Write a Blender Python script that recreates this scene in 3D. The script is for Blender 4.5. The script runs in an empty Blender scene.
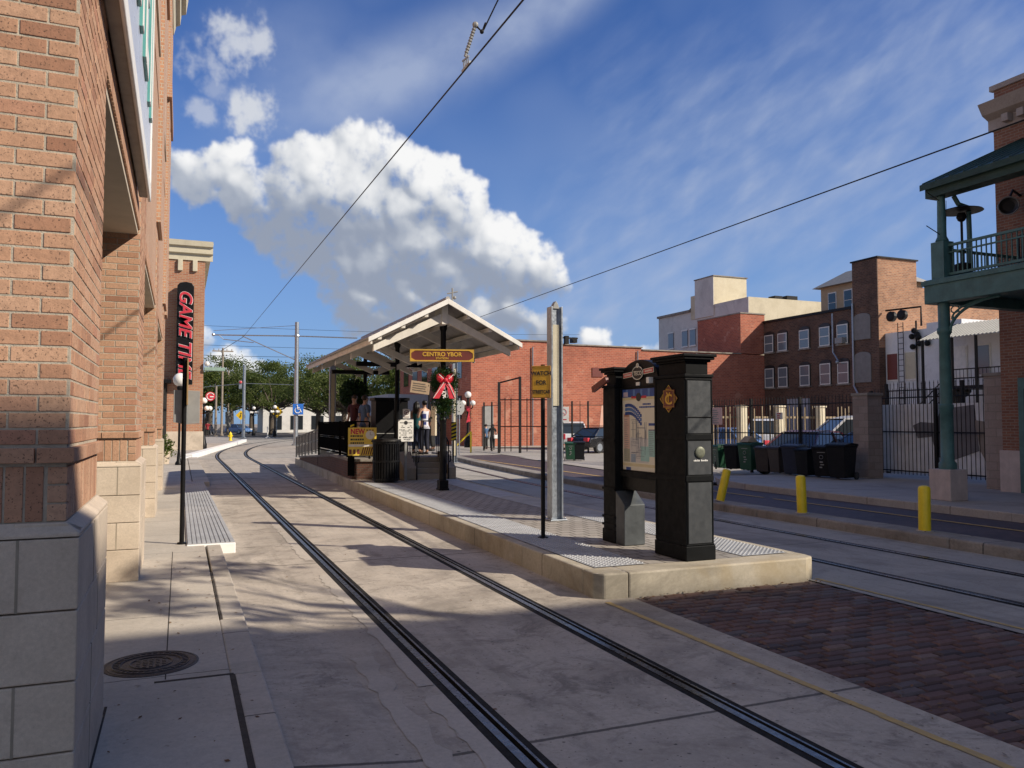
import bpy, bmesh, math, random
from mathutils import Vector, Matrix, Euler
R=math.radians; PI=math.pi
rnd=random.Random(7)
scene=bpy.context.scene; COL=scene.collection
SUN=Vector((.631,-.548,.549)).normalized()

# ------------------------------------------------------------------ helpers
class MB:
    def __init__(s): s.v=[]; s.f=[]; s.m=[]; s.t=[]
    def _add(s,vs,fs,m=0,t=0.5,M=None):
        b=len(s.v)
        for p in vs:
            p=Vector(p)
            if M is not None: p=M@p
            s.v.append(p)
        for f in fs: s.f.append([b+i for i in f]); s.m.append(m); s.t.append(t)
        return s
    def box(s,x0,x1,y0,y1,z0,z1,m=0,t=.5,M=None):
        vs=[(x0,y0,z0),(x1,y0,z0),(x1,y1,z0),(x0,y1,z0),(x0,y0,z1),(x1,y0,z1),(x1,y1,z1),(x0,y1,z1)]
        return s._add(vs,[(3,2,1,0),(4,5,6,7),(0,1,5,4),(1,2,6,5),(2,3,7,6),(3,0,4,7)],m,t,M)
    def quad(s,a,b,c,d,m=0,t=.5): return s._add([a,b,c,d],[(0,1,2,3)],m,t)
    def cyl(s,p0,p1,r0,r1=None,n=12,m=0,caps=True,t=.5,M=None):
        if r1 is None: r1=r0
        p0=Vector(p0);p1=Vector(p1); d=(p1-p0)
        if d.length<1e-6: return s
        q=d.to_track_quat('Z','Y'); vs=[]
        for p,r in((p0,r0),(p1,r1)):
            for i in range(n):
                a=2*PI*i/n; vs.append(p+q@Vector((r*math.cos(a),r*math.sin(a),0)))
        fs=[(i,(i+1)%n,n+(i+1)%n,n+i) for i in range(n)]
        if caps: fs+= [tuple(range(n-1,-1,-1)),tuple(range(n,2*n))]
        return s._add(vs,fs,m,t,M)
    def tube(s,pts,r,n=8,m=0,closed=False,t=.5):
        pts=[Vector(p) for p in pts]; k=len(pts)
        rs=r if isinstance(r,(list,tuple)) else [r]*k
        vs=[]; up=Vector((0,0,1))
        for i,p in enumerate(pts):
            if closed: d=pts[(i+1)%k]-pts[i-1]
            else: d=pts[min(i+1,k-1)]-pts[max(i-1,0)]
            d=d.normalized() if d.length>1e-9 else Vector((0,0,1))
            a=d.cross(up if abs(d.z)<.95 else Vector((1,0,0))).normalized(); b=d.cross(a)
            for j in range(n):
                w=2*PI*j/n; vs.append(p+rs[i]*(a*math.cos(w)+b*math.sin(w)))
        fs=[]
        for i in range(k if closed else k-1):
            i2=(i+1)%k
            for j in range(n): fs.append((i*n+j,i*n+(j+1)%n,i2*n+(j+1)%n,i2*n+j))
        if not closed: fs+= [tuple(range(n-1,-1,-1)),tuple((k-1)*n+j for j in range(n))]
        return s._add(vs,fs,m,t)
    def prism(s,poly,ax,a,b,m=0,t=.5,M=None):
        def P(p,c): return (c,p[0],p[1]) if ax=='x' else ((p[0],c,p[1]) if ax=='y' else (p[0],p[1],c))
        n=len(poly); vs=[P(p,a) for p in poly]+[P(p,b) for p in poly]
        fs=[(i,(i+1)%n,n+(i+1)%n,n+i) for i in range(n)]+[tuple(range(n-1,-1,-1)),tuple(range(n,2*n))]
        return s._add(vs,fs,m,t,M)
    def lathe(s,prof,c=(0,0,0),n=16,m=0,t=.5,M=None):
        c=Vector(c); vs=[];k=len(prof)
        for r,z in prof:
            for j in range(n):
                a=2*PI*j/n; vs.append(c+Vector((r*math.cos(a),r*math.sin(a),z)))
        fs=[(i*n+j,i*n+(j+1)%n,(i+1)*n+(j+1)%n,(i+1)*n+j) for i in range(k-1) for j in range(n)]
        fs+= [tuple(range(n-1,-1,-1)),tuple((k-1)*n+j for j in range(n))]
        return s._add(vs,fs,m,t,M)
    def ball(s,c,r,n=16,k=10,sc=(1,1,1),m=0,t=.5):
        c=Vector(c); vs=[c+Vector((0,0,-r*sc[2]))]
        for i in range(1,k):
            a=-PI/2+PI*i/k
            for j in range(n):
                w=2*PI*j/n; vs.append(c+Vector((r*sc[0]*math.cos(a)*math.cos(w),r*sc[1]*math.cos(a)*math.sin(w),r*sc[2]*math.sin(a))))
        vs.append(c+Vector((0,0,r*sc[2]))); fs=[]
        for j in range(n): fs.append((0,1+(j+1)%n,1+j))
        for i in range(k-2):
            for j in range(n):
                a=1+i*n+j; b=1+i*n+(j+1)%n; fs.append((a,b,b+n,a+n))
        L=len(vs)-1; o=1+(k-2)*n
        for j in range(n): fs.append((o+j,o+(j+1)%n,L))
        return s._add(vs,fs,m,t)
    def ribbon(s,pa,pb,z,m=0):
        for i in range(len(pa)-1):
            a,b=pa[i],pa[i+1]; c,d=pb[i+1],pb[i]
            s.quad((d[0],d[1],z),(c[0],c[1],z),(b[0],b[1],z),(a[0],a[1],z),m)
        return s
    def build(s,name,mats,parent=None,bevel=0,smooth=False,local=False):
        if not isinstance(mats,(list,tuple)): mats=[mats]
        me=bpy.data.meshes.new(name)
        off=Vector(OFF.get(parent.name,(0,0,0))) if (parent and not local) else Vector((0,0,0))
        me.from_pydata([tuple(p-off) for p in s.v],[],s.f)
        for mt in mats: me.materials.append(mt)
        me.polygons.foreach_set('material_index',s.m)
        at=me.attributes.new('tone','FLOAT','FACE'); at.data.foreach_set('value',[float(x) for x in s.t])
        if smooth: me.polygons.foreach_set('use_smooth',[True]*len(s.f))
        bm=bmesh.new(); bm.from_mesh(me); bmesh.ops.recalc_face_normals(bm,faces=bm.faces) if len(s.f)<60000 else None
        bm.to_mesh(me); bm.free(); me.update()
        o=bpy.data.objects.new(name,me); COL.objects.link(o)
        if smooth=='auto':
            try: me.set_sharp_from_angle(angle=R(40))
            except Exception: pass
        if parent: o.parent=parent; OFF[o.name]=tuple(off)
        else: OFF[o.name]=(0,0,0)
        if bevel:
            b=o.modifiers.new('bevel','BEVEL'); b.width=bevel; b.segments=2; b.limit_method='ANGLE'; b.angle_limit=R(40)
        return o
OFF={}
def tag(o,label=None,cat=None,group=None,kind=None):
    if label: o['label']=label
    if cat: o['category']=cat
    if group: o['group']=group
    if kind: o['kind']=kind
    return o
def thing(name,label,cat,loc=(0,0,0),group=None,rz=0):
    o=bpy.data.objects.new(name,None); COL.objects.link(o); o.empty_display_size=.2
    o.location=loc; o.rotation_euler=(0,0,rz); OFF[o.name]=tuple(loc)
    return tag(o,label,cat,group)
def proto(name,label,cat,group=None):
    o=thing(name,label,cat,(0,0,0),group); return o
def copy_tree(o,parent=None):
    c=o.copy(); COL.objects.link(c)
    if parent is not None: c.parent=parent
    for ch in list(o.children): copy_tree(ch,c)
    return c
def place(o,first,loc,rz=0,label=None,sc=None):
    c=o if first else copy_tree(o)
    c.location=loc; c.rotation_euler=(0,0,rz)
    if label: c['label']=label
    if sc: c.scale=(sc,sc,sc)
    return c
FACE_S=Matrix.Rotation(PI/2,3,'X')                       # text upright facing -Y
def face(rz): return Matrix.Rotation(rz,3,'Z')@FACE_S
FACE_W=face(-PI/2)                                       # facing -X
def text(name,s,size,c,rot,mat,parent,ext=.003,sx=1.0,local=False,bold=0,shear=0):
    cu=bpy.data.curves.new(name,'FONT'); cu.body=s; cu.size=size; cu.align_x='CENTER'; cu.align_y='CENTER'; cu.extrude=ext; cu.offset=bold; cu.shear=shear
    to=bpy.data.objects.new(name+'_tmp',cu); COL.objects.link(to)
    dg=bpy.context.evaluated_depsgraph_get(); me=bpy.data.meshes.new_from_object(to.evaluated_get(dg))
    bpy.data.objects.remove(to); bpy.data.curves.remove(cu)
    off=Vector(OFF.get(parent.name,(0,0,0))) if (parent and not local) else Vector((0,0,0))
    for v in me.vertices: v.co=rot@Vector((v.co.x*sx,v.co.y,v.co.z))+Vector(c)-off
    me.materials.clear(); me.materials.append(mat); me.name=name
    o=bpy.data.objects.new(name,me); COL.objects.link(o)
    if parent: o.parent=parent; OFF[o.name]=tuple(off)
    return o

# ------------------------------------------------------------------ materials
def nt(m): m.use_nodes=True; t=m.node_tree; t.nodes.clear(); return t
class N:
    def __init__(s,t): s.t=t
    def __call__(s,ty,ins=None,**kw):
        n=s.t.nodes.new(ty)
        for k,v in kw.items(): setattr(n,k,v)
        for k,v in (ins or {}).items():
            if hasattr(v,'is_output') or isinstance(v,bpy.types.NodeSocket): s.t.links.new(v,n.inputs[k])
            else: n.inputs[k].default_value=v
        return n
    def math(s,op,a,b=0.0,c=None,clamp=False):
        ins={0:a,1:b}
        if c is not None: ins[2]=c
        return s('ShaderNodeMath',ins,operation=op,use_clamp=clamp).outputs[0]
    def mix(s,f,a,b,bl='MIX'):
        n=s('ShaderNodeMix',data_type='RGBA',blend_type=bl)
        for i,v in((0,f),(6,a),(7,b)):
            if isinstance(v,bpy.types.NodeSocket): s.t.links.new(v,n.inputs[i])
            else: n.inputs[i].default_value=(v if i==0 else (tuple(v)+(1,))[:4])
        return n.outputs[2]
    def noise(s,vec,sc,det=4,rough=.55,dim='3D',dist=0):
        n=s('ShaderNodeTexNoise',{'Scale':sc,'Detail':det,'Roughness':rough,'Distortion':dist},noise_dimensions=dim)
        if vec is not None: s.t.links.new(vec,n.inputs['Vector'])
        return n.outputs[0]
    def ramp(s,v,lo,hi,a=0.,b=1.):
        return s('ShaderNodeMapRange',{0:v,1:lo,2:hi,3:a,4:b},clamp=True).outputs[0]
def c4(c): return (c[0],c[1],c[2],1)
MATS={}
def mat(name,col,rough=.6,metal=0,var=.2,scale=6,bump=.0,bscale=80,col2=None,streak=0,spec=.5,emit=0):
    if name in MATS: return MATS[name]
    m=bpy.data.materials.new(name); t=nt(m); n=N(t)
    pos=n('ShaderNodeTexCoord').outputs['Object']
    geo=n('ShaderNodeNewGeometry').outputs['Position']
    f=n.ramp(n.noise(geo,scale,6,.6),.3,.7)
    d=tuple(c*(1-var) for c in col) if col2 is None else col2
    c=n.mix(f,d,tuple(min(1,x*(1+var*.5)) for x in col))
    if streak:
        mp=n('ShaderNodeMapping',{'Vector':geo,'Scale':(7,7,.5)}).outputs[0]
        sf=n.ramp(n.noise(mp,1.5,5,.65),.5,.75,0,streak)
        c=n.mix(sf,c,tuple(x*.35 for x in col))
    b=n('ShaderNodeBsdfPrincipled',{'Metallic':metal,'Specular IOR Level':spec})
    t.links.new(c,b.inputs['Base Color'])
    t.links.new(n.ramp(n.noise(geo,scale*3,4,.6),.3,.7,max(.02,rough-.12),min(1,rough+.1)),b.inputs['Roughness'])
    if bump:
        bn=n('ShaderNodeBump',{'Strength':bump,'Distance':.01,'Height':n.noise(geo,bscale,4,.6)})
        t.links.new(bn.outputs[0],b.inputs['Normal'])
    if emit: b.inputs['Emission Color'].default_value=c4(col); b.inputs['Emission Strength'].default_value=emit
    o=n('ShaderNodeOutputMaterial'); t.links.new(b.outputs[0],o.inputs[0]); MATS[name]=m; return m
def wallvec(n):
    g=n('ShaderNodeNewGeometry'); p=n('ShaderNodeSeparateXYZ',{0:g.outputs['Position']}); q=n('ShaderNodeSeparateXYZ',{0:g.outputs['True Normal']})
    ax=n.math('GREATER_THAN',n.math('ABSOLUTE',q.outputs[0]),.7)
    u=n.math('ADD',n.math('MULTIPLY',p.outputs[1],ax),n.math('MULTIPLY',p.outputs[0],n.math('SUBTRACT',1,ax)))
    return g.outputs['Position'],n('ShaderNodeCombineXYZ',{0:u,1:p.outputs[2],2:0}).outputs[0],p
def brick(name,c1,c2,mo,bw=.2,bh=.067,ms=.009,off=.5,dirt=.4,rough=.85,bump=.5,patch=None,flat=False):
    m=bpy.data.materials.new(name); t=nt(m); n=N(t); geo,vec,p=wallvec(n)
    if flat: vec=n('ShaderNodeCombineXYZ',{0:p.outputs[0],1:p.outputs[1],2:0}).outputs[0]
    wob=n('ShaderNodeVectorMath',{0:n('ShaderNodeTexNoise',{'Vector':geo,'Scale':2.5,'Detail':2}).outputs[1],1:(.5,.5,.5)},operation='SUBTRACT').outputs[0]
    vec=n('ShaderNodeVectorMath',{0:vec,1:n('ShaderNodeVectorMath',{0:wob,1:(bh*.1,bh*.1,0)},operation='MULTIPLY').outputs[0]},operation='ADD').outputs[0]
    b=n('ShaderNodeTexBrick',{'Vector':vec,'Color1':c4(c1),'Color2':c4(c2),'Mortar':c4(mo),'Scale':1,'Mortar Size':ms,'Mortar Smooth':.15,'Bias':-.1,'Brick Width':bw,'Row Height':bh},offset=off)
    col=n.mix(n.ramp(n.noise(geo,22,5,.7),.35,.7,0,.35),b.outputs[0],tuple(x*.45 for x in c1),'MIX')
    big=n.ramp(n.noise(geo,.6,6,.65),.42,.7,0,dirt)
    col=n.mix(big,col,tuple(x*.4 for x in c2))
    if patch: col=n.mix(n.ramp(n.noise(geo,.9,5,.6),.6,.66,0,.5),col,patch)
    pr=n('ShaderNodeBsdfPrincipled',{'Roughness':rough}); t.links.new(col,pr.inputs['Base Color'])
    h=n.math('ADD',n.math('MULTIPLY',b.outputs[1],-1.),n.math('MULTIPLY',n.noise(geo,60,4,.6),.35))
    bn=n('ShaderNodeBump',{'Strength':bump,'Distance':.008,'Height':h}); t.links.new(bn.outputs[0],pr.inputs['Normal'])
    o=n('ShaderNodeOutputMaterial'); t.links.new(pr.outputs[0],o.inputs[0]); return m
def tonemat(name,stops,rough=.85,nb=70,bump=.4,dirt=.35,dsc=1.2,speck=0):
    m=bpy.data.materials.new(name); t=nt(m); n=N(t); geo=n('ShaderNodeNewGeometry').outputs['Position']
    a=n('ShaderNodeAttribute',attribute_name='tone').outputs['Fac']
    cr=n('ShaderNodeValToRGB',{0:a}); e=cr.color_ramp.elements
    while len(e)<len(stops): e.new(.5)
    for i,cc in enumerate(stops): e[i].position=i/(len(stops)-1); e[i].color=c4(cc)
    base=stops[0]
    col=n.mix(n.ramp(n.noise(geo,35,5,.7),.4,.75,0,.5),cr.outputs[0],tuple(x*.4 for x in stops[len(stops)//2]))
    col=n.mix(n.ramp(n.noise(geo,dsc,6,.65),.45,.75,0,dirt),col,tuple(x*.3 for x in stops[len(stops)//2]))
    if speck:
        sp=n.ramp(n.noise(geo,120,2,.5),.62,.68,0,speck); col=n.mix(sp,col,(.03,.02,.015))
    pr=n('ShaderNodeBsdfPrincipled',{'Roughness':rough}); t.links.new(col,pr.inputs['Base Color'])
    bn=n('ShaderNodeBump',{'Strength':bump,'Distance':.006,'Height':n.noise(geo,nb,5,.65)}); t.links.new(bn.outputs[0],pr.inputs['Normal'])
    o=n('ShaderNodeOutputMaterial'); t.links.new(pr.outputs[0],o.inputs[0]); return m
def concrete(name,a,b,spots=.6,stain=.5,jx=0,jy=0,jw=.006,rough=.85,streak=0,jy0=0,sc=1.0,warm=None):
    m=bpy.data.materials.new(name); t=nt(m); n=N(t); geo=n('ShaderNodeNewGeometry').outputs['Position']
    p=n('ShaderNodeSeparateXYZ',{0:geo})
    col=n.mix(n.ramp(n.noise(geo,1.1*sc,7,.65,dist=.5),.35,.68),a,b)
    col=n.mix(n.ramp(n.noise(geo,28*sc,5,.7),.35,.75,0,.45),col,tuple(x*.6 for x in a))
    st=n.ramp(n.noise(geo,.45*sc,8,.7,dist=1.2),.5,.66,0,stain); col=n.mix(st,col,tuple(x*.42 for x in a))
    col=n.mix(n.ramp(n.noise(geo,140*sc,4,.7),.5,.72,0,.35),col,tuple(x*.5 for x in a)); col=n.mix(n.ramp(n.noise(geo,4.5*sc,6,.72,dist=.8),.54,.68,0,stain*.6),col,tuple(x*.55 for x in a))
    if warm: col=n.mix(n.ramp(n.noise(geo,.8,6,.6,dist=.6),.55,.72,0,.6),col,warm)
    if streak:                                         # tyre and wheel wear running along the track
        mp=n('ShaderNodeMapping',{'Vector':geo,'Scale':(6,.25,1)}).outputs[0]
        col=n.mix(n.ramp(n.noise(mp,1,6,.6),.52,.72,0,streak),col,tuple(x*.45 for x in a))
    if spots>.8:
        dm=n.ramp(n.noise(geo,2.6,9,.78,dist=.6),.505,.60,0,.62); dm=n.math('MULTIPLY',dm,n.ramp(n.noise(geo,.5,4,.6),.38,.6,.25,1.0)); col=n.mix(dm,col,tuple(x*.36 for x in a))
    if spots:
        for sc2,th,k in((5.5,.075,.9),(13,.09,.8)):
            v=n('ShaderNodeTexVoronoi',{'Vector':geo,'Scale':sc2,'Randomness':1.},voronoi_dimensions='2D')
            sel=n.ramp(n('ShaderNodeSeparateColor',{0:v.outputs['Color']}).outputs[0],.62,.64)
            wob=n.math('ADD',v.outputs['Distance'],n.math('MULTIPLY',n.noise(geo,40,3,.6),.08))
            s=n.math('MULTIPLY',n.ramp(wob,th,th+.035,1,0),sel); col=n.mix(n.math('MULTIPLY',n.math('MULTIPLY',s,n.ramp(n.noise(geo,1.3,4,.6),.3,.55)),spots*k),col,(.05,.045,.04))
    h=n.noise(geo,90,5,.7)
    def joint(sock,per,off,col):
        f=n.math('ABSOLUTE',n.math('SUBTRACT',n.math('FRACT',n.math('ADD',n.math('DIVIDE',n.math('ADD',sock,n.math('MULTIPLY',n.noise(geo,9,4,.7),.025)),per),off)),.5))
        k=n.ramp(f,jw/per*.7,jw/per*1.3,1,0); return k,n.mix(n.math('MULTIPLY',k,.8),col,(.04,.035,.03))
    if jx: k,col=joint(p.outputs[0],jx,0,col)
    if jy: k,col=joint(p.outputs[1],jy,jy0,col)
    pr=n('ShaderNodeBsdfPrincipled'); t.links.new(col,pr.inputs['Base Color'])
    t.links.new(n.ramp(n.noise(geo,3,5,.6),.3,.7,rough-.15,min(1,rough+.08)),pr.inputs['Roughness'])
    bn=n('ShaderNodeBump',{'Strength':.35,'Distance':.006,'Height':h}); t.links.new(bn.outputs[0],pr.inputs['Normal'])
    o=n('ShaderNodeOutputMaterial'); t.links.new(pr.outputs[0],o.inputs[0]); return m
def glass(name,col=(.02,.025,.03),rough=.05):
    m=bpy.data.materials.new(name); t=nt(m); n=N(t); geo=n('ShaderNodeNewGeometry').outputs['Position']
    b=n('ShaderNodeBsdfPrincipled',{'Base Color':c4(col),'Roughness':rough,'Specular IOR Level':.8})
    bn=n('ShaderNodeBump',{'Strength':.05,'Distance':.02,'Height':n.noise(geo,1.5,2)}); t.links.new(bn.outputs[0],b.inputs['Normal'])
    o=n('ShaderNodeOutputMaterial'); t.links.new(b.outputs[0],o.inputs[0]); return m
def leafmat(name,a,b,tr=.35):
    m=bpy.data.materials.new(name); t=nt(m); n=N(t); geo=n('ShaderNodeNewGeometry').outputs['Position']
    at=n('ShaderNodeAttribute',attribute_name='tone').outputs['Fac']
    col=n.mix(at,a,b); col=n.mix(n.ramp(n.noise(geo,.7,4),.35,.65,0,.5),col,tuple(x*.7 for x in a))
    d=n('ShaderNodeBsdfPrincipled',{'Roughness':.65,'Specular IOR Level':.2}); t.links.new(col,d.inputs['Base Color'])
    tl=n('ShaderNodeBsdfTranslucent'); t.links.new(n.mix(.5,col,(.2,.3,.03)),tl.inputs[0])
    ms=n('ShaderNodeMixShader',{0:tr}); t.links.new(d.outputs[0],ms.inputs[1]); t.links.new(tl.outputs[0],ms.inputs[2])
    o=n('ShaderNodeOutputMaterial'); t.links.new(ms.outputs[0],o.inputs[0]); return m

SLAB=concrete('slab_concrete',(.43,.375,.31),(.58,.515,.43),.85,.6,0,6.1,.016,streak=.35,jy0=.828)
SLAB2=concrete('far_slab_concrete',(.38,.35,.305),(.49,.45,.39),.6,.7,0,6.1,.008,streak=.5)
WALK=concrete('sidewalk_concrete',(.48,.43,.36),(.58,.525,.445),.35,.3,0,1.75,.006,jy0=.25)
WALK2=concrete('far_sidewalk_concrete',(.40,.36,.32),(.48,.44,.39),.4,.4,0,2.0,.008)
KERB=concrete('kerb_concrete',(.46,.41,.34),(.58,.52,.44),.15,.5,0,1.9,.008)
PLATC=concrete('platform_edge_concrete',(.43,.38,.29),(.58,.52,.41),.2,.7,0,2.4,.008,warm=(.33,.25,.13))
MEDC=concrete('median_concrete',(.25,.22,.185),(.38,.345,.30),.3,.9,0,3,.01)
STONE=concrete('cast_stone',(.54,.45,.35),(.66,.56,.445),0,.4,rough=.8,sc=2)
CREAM=concrete('cream_stone',(.56,.51,.38),(.64,.58,.44),0,.2,sc=2)
GROUND=concrete('dry_ground',(.30,.26,.22),(.40,.35,.29),.2,.4,sc=.5)
LOT=concrete('parking_lot_concrete',(.36,.33,.29),(.44,.41,.36),.3,.5,sc=.6)
ASPH=mat('road_asphalt',(.085,.075,.07),.9,0,.35,1.5,.4,60)
PIERB=tonemat('pier_brick',[(.34,.165,.10),(.45,.245,.15),(.51,.295,.185),(.56,.35,.23),(.47,.235,.15)],speck=.7,dirt=.25)
MORT=mat('mortar',(.44,.39,.31),.95,0,.25,20,.5,150)
WALLB=brick('building_brick',(.52,.285,.17),(.45,.235,.14),(.50,.45,.36),.2,.067,.009,dirt=.15)
GTB=brick('corner_building_brick',(.46,.22,.12),(.34,.12,.065),(.40,.32,.24),.3,.1,.014,dirt=.15)
REDB=brick('red_warehouse_brick',(.50,.145,.08),(.31,.08,.05),(.46,.23,.155),.34,.13,.02,dirt=.35,patch=(.55,.30,.21))
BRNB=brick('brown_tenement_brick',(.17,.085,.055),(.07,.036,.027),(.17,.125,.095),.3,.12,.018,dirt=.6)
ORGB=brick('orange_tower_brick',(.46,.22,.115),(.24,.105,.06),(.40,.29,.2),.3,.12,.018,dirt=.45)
RBB=brick('balcony_building_brick',(.33,.15,.09),(.22,.085,.055),(.32,.26,.2),.2,.067,.009,dirt=.3)
WALLLOW=brick('ramp_wall_brick',(.17,.075,.05),(.10,.045,.033),(.12,.1,.08),.2,.067,.01,dirt=.4)
STREETB=brick('street_brick',(.12,.082,.085),(.075,.055,.065),(.05,.045,.04),.22,.1,.008,dirt=.5,flat=True,rough=.7)
PLATP=brick('platform_paver',(.41,.375,.33),(.33,.30,.26),(.09,.075,.06),.21,.21,.012,dirt=.45,flat=True)
PAVB=tonemat('brick_paver',[(.075,.055,.055),(.125,.07,.058),(.165,.088,.07),(.125,.105,.105),(.22,.145,.115)],rough=.8,bump=.6,nb=45,dirt=.45)
SAND=mat('joint_sand',(.055,.045,.036),.95,0,.4,20,.5,100)
WHITEB=concrete('white_painted_brick',(.74,.75,.77),(.84,.84,.85),0,.3,sc=1)
WHITEB2=concrete('far_white_stucco',(.64,.63,.60),(.75,.74,.70),0,.35,sc=.8)
CREAMB=concrete('cream_stucco',(.60,.53,.38),(.70,.63,.47),0,.3,sc=.8)
BLACK=mat('black_paint',(.009,.009,.010),.42,0,.3,10,.05,60,spec=.18)
KIOSK=mat('kiosk_black_paint',(.007,.008,.009),.6,0,.3,4,.06,40,spec=.12)
KFACE=mat('kiosk_grey_panel',(.058,.063,.068),.45,0,.12,5,.05,50,streak=.12)  # lighter grey for the kiosk's front panels
IRON=mat('dark_iron',(.016,.015,.015),.5,0,.4,12,.1,80,spec=.2)
STEEL=mat('galvanised_steel',(.38,.42,.47),.42,.75,.25,10,.05,60,streak=.25)
RAILS=mat('rail_steel',(.20,.19,.19),.32,.9,.45,9,.05,100)
RUBBER=mat('rail_rubber',(.024,.022,.02),.85,0,.5,9,.2,60,spec=.2)
GREYS=mat('grey_sign_metal',(.30,.30,.29),.55,.2,.15,6)
WHITE=mat('white_paint',(.78,.77,.73),.5,0,.12,4,.05,50,streak=.2)
WKERB=mat('white_kerb_paint',(.82,.82,.80),.6,0,.1,3,.1,60)
WROOF=mat('white_roof_timber',(.72,.68,.60),.6,0,.15,3,.08,40,streak=.15)
ROOFT=mat('roof_metal',(.40,.38,.36),.5,.4,.2,4)
YELL=mat('yellow_paint',(.86,.64,.02),.45,0,.15,6,.08,50,streak=.25)
YLINE=mat('worn_yellow_paint',(.52,.36,.12),.85,0,.3,12,.2,90,col2=(.40,.30,.16))
YSIGN=mat('amber_sign',(.66,.36,.03),.45,0,.15,8)
GOLD=mat('gold_paint',(.70,.42,.06),.45,.2,.15,8)
MAROON=mat('maroon_paint',(.16,.035,.025),.5,0,.2,8)
REDP=mat('red_paint',(.55,.03,.05),.45,0,.15,8)
REDR=mat('red_ribbon',(.62,.035,.06),.5,0,.25,12)
GREENP=mat('green_ironwork',(.07,.17,.165),.5,0,.3,4,.08,40,streak=.25)
DGREEN=mat('dark_green_canopy',(.02,.06,.048),.6,0,.3,3)
PINKC=mat('pink_plinth',(.54,.45,.41),.8,0,.2,4,.2,50,streak=.2)
TACT=mat('tactile_grey',(.40,.41,.42),.7,0,.22,3,.2,60)
BINB=mat('black_bin',(.010,.011,.013),.5,0,.3,6,spec=.2)
BING=mat('green_bin',(.012,.07,.035),.45,0,.25,6)
BINN=mat('navy_bin',(.015,.02,.04),.45,0,.25,6)
BINBR=mat('brown_bin',(.04,.03,.025),.5,0,.25,6)
GLOBE=mat('lamp_globe',(.82,.80,.76),.25,0,.05,3)
BLUE=mat('blue_sign',(.02,.13,.50),.4,0,.1,6)
TEAL=mat('teal_letter',(.10,.33,.31),.4,0,.1,6)
LAV=mat('pale_sign_face',(.50,.54,.62),.35,0,.08,3)
PAPER=mat('map_paper',(.74,.69,.56),.5,0,.06,5)
MBLUE=mat('map_blue',(.03,.08,.30),.5,0,.2,12)
MTEAL=mat('map_teal',(.33,.55,.52),.5,0,.1,9)
MPINK=mat('map_pink',(.66,.45,.36),.5,0,.1,9)
MGREY=mat('map_ink',(.25,.26,.30),.6,0,.2,9)
INK=mat('black_ink',(.02,.02,.022),.5,0,.2,9)
BRONZE=mat('pale_medallion',(.17,.18,.13),.55,.2,.25,60)
WOODP=mat('weathered_pole',(.30,.25,.2),.85,0,.3,5,.3,30)
TAN=mat('tan_picket',(.36,.28,.18),.8,0,.25,5,.2,40)
CPOST=mat('cream_post',(.74,.66,.49),.75,0,.12,4,.1,30)
SOFF=mat('beige_soffit',(.52,.45,.35),.8,0,.12,3)
UNDER=mat('sign_underside',(.34,.30,.26),.7,0,.2,4,streak=.3)
DARKIN=mat('dark_interior',(.02,.018,.016),.8,0,.3,3)
GLASS=glass('dark_window_glass'); GLASSB=glass('pale_window_glass',(.16,.19,.22),.15)
BLIND=mat('window_blind',(.55,.55,.53),.7,0,.15,3)
BOARD=mat('window_boarding',(.22,.21,.205),.8,0,.15,3)
MAN=mat('cast_iron_cover',(.07,.062,.06),.55,.5,.4,30,.3,90)
BARK=mat('bark',(.10,.08,.06),.9,0,.4,7,.6,30)
LEAF=leafmat('oak_leaf',(.06,.085,.025),(.18,.20,.07))
LEAF2=leafmat('pale_leaf',(.05,.075,.02),(.17,.19,.05))
FIR=leafmat('wreath_needle',(.012,.035,.012),(.03,.08,.028),.15)
SKIN=mat('skin',(.50,.29,.20),.5,0,.08,10); SKIND=mat('skin_brown',(.22,.12,.08),.5,0,.08,10)
def cloth(nm,c): return mat('cloth_'+nm,c,.85,0,.2,14,.2,90)

# ------------------------------------------------------------------ ground, streets
MB().quad((-300,-200,-.06),(300,-200,-.06),(300,700,-.06),(-300,700,-.06)).build('ground',GROUND)['kind']='structure'
def struct(mb,name,m,bevel=0,smooth=False):
    o=mb.build(name,m,None,bevel,smooth); o['kind']='structure'; return o
def pl(pts): return pts
# near track slab in three strips between the rail channels
RL,RRt=1.70,3.135
PLe=[(3.80,-8),(3.80,5),(3.82,7.0),(4.12,22.0),(4.45,34.3)]
def pex(y):
    for a,b in zip(PLe,PLe[1:]):
        if a[1]<=y<=b[1]: return a[0]+(b[0]-a[0])*(y-a[1])/(b[1]-a[1])
    return PLe[-1][0]
W=.100
def strip(mb,x0,x1,y0,y1,z=0,dy=2.0):
    y=y0
    while y<y1-1e-6:
        y2=min(y+dy,y1); mb.quad((x0,y,z),(x1,y,z),(x1,y2,z),(x0,y2,z)); y=y2
s=MB(); strip(s,.3,RL-W,-8,40,0,48); strip(s,RL+W,RRt-W,-8,40,0,48); s.ribbon([(4.2,-8),(4.2,7.05),(5.2,40)],[(RRt+W,-8),(RRt+W,7.05),(RRt+W,40)],0)
s.quad((.45,-8,.078),(1.15,-8,.002),(1.15,9.6,.002),(.45,9.6,.078)); s._add([(.45,9.6,.078),(1.15,9.6,.002),(1.15,11.3,.002),(.45,11.3,.002)],[(0,1,2,3)]); struct(s,'track_slab',SLAB)
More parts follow.
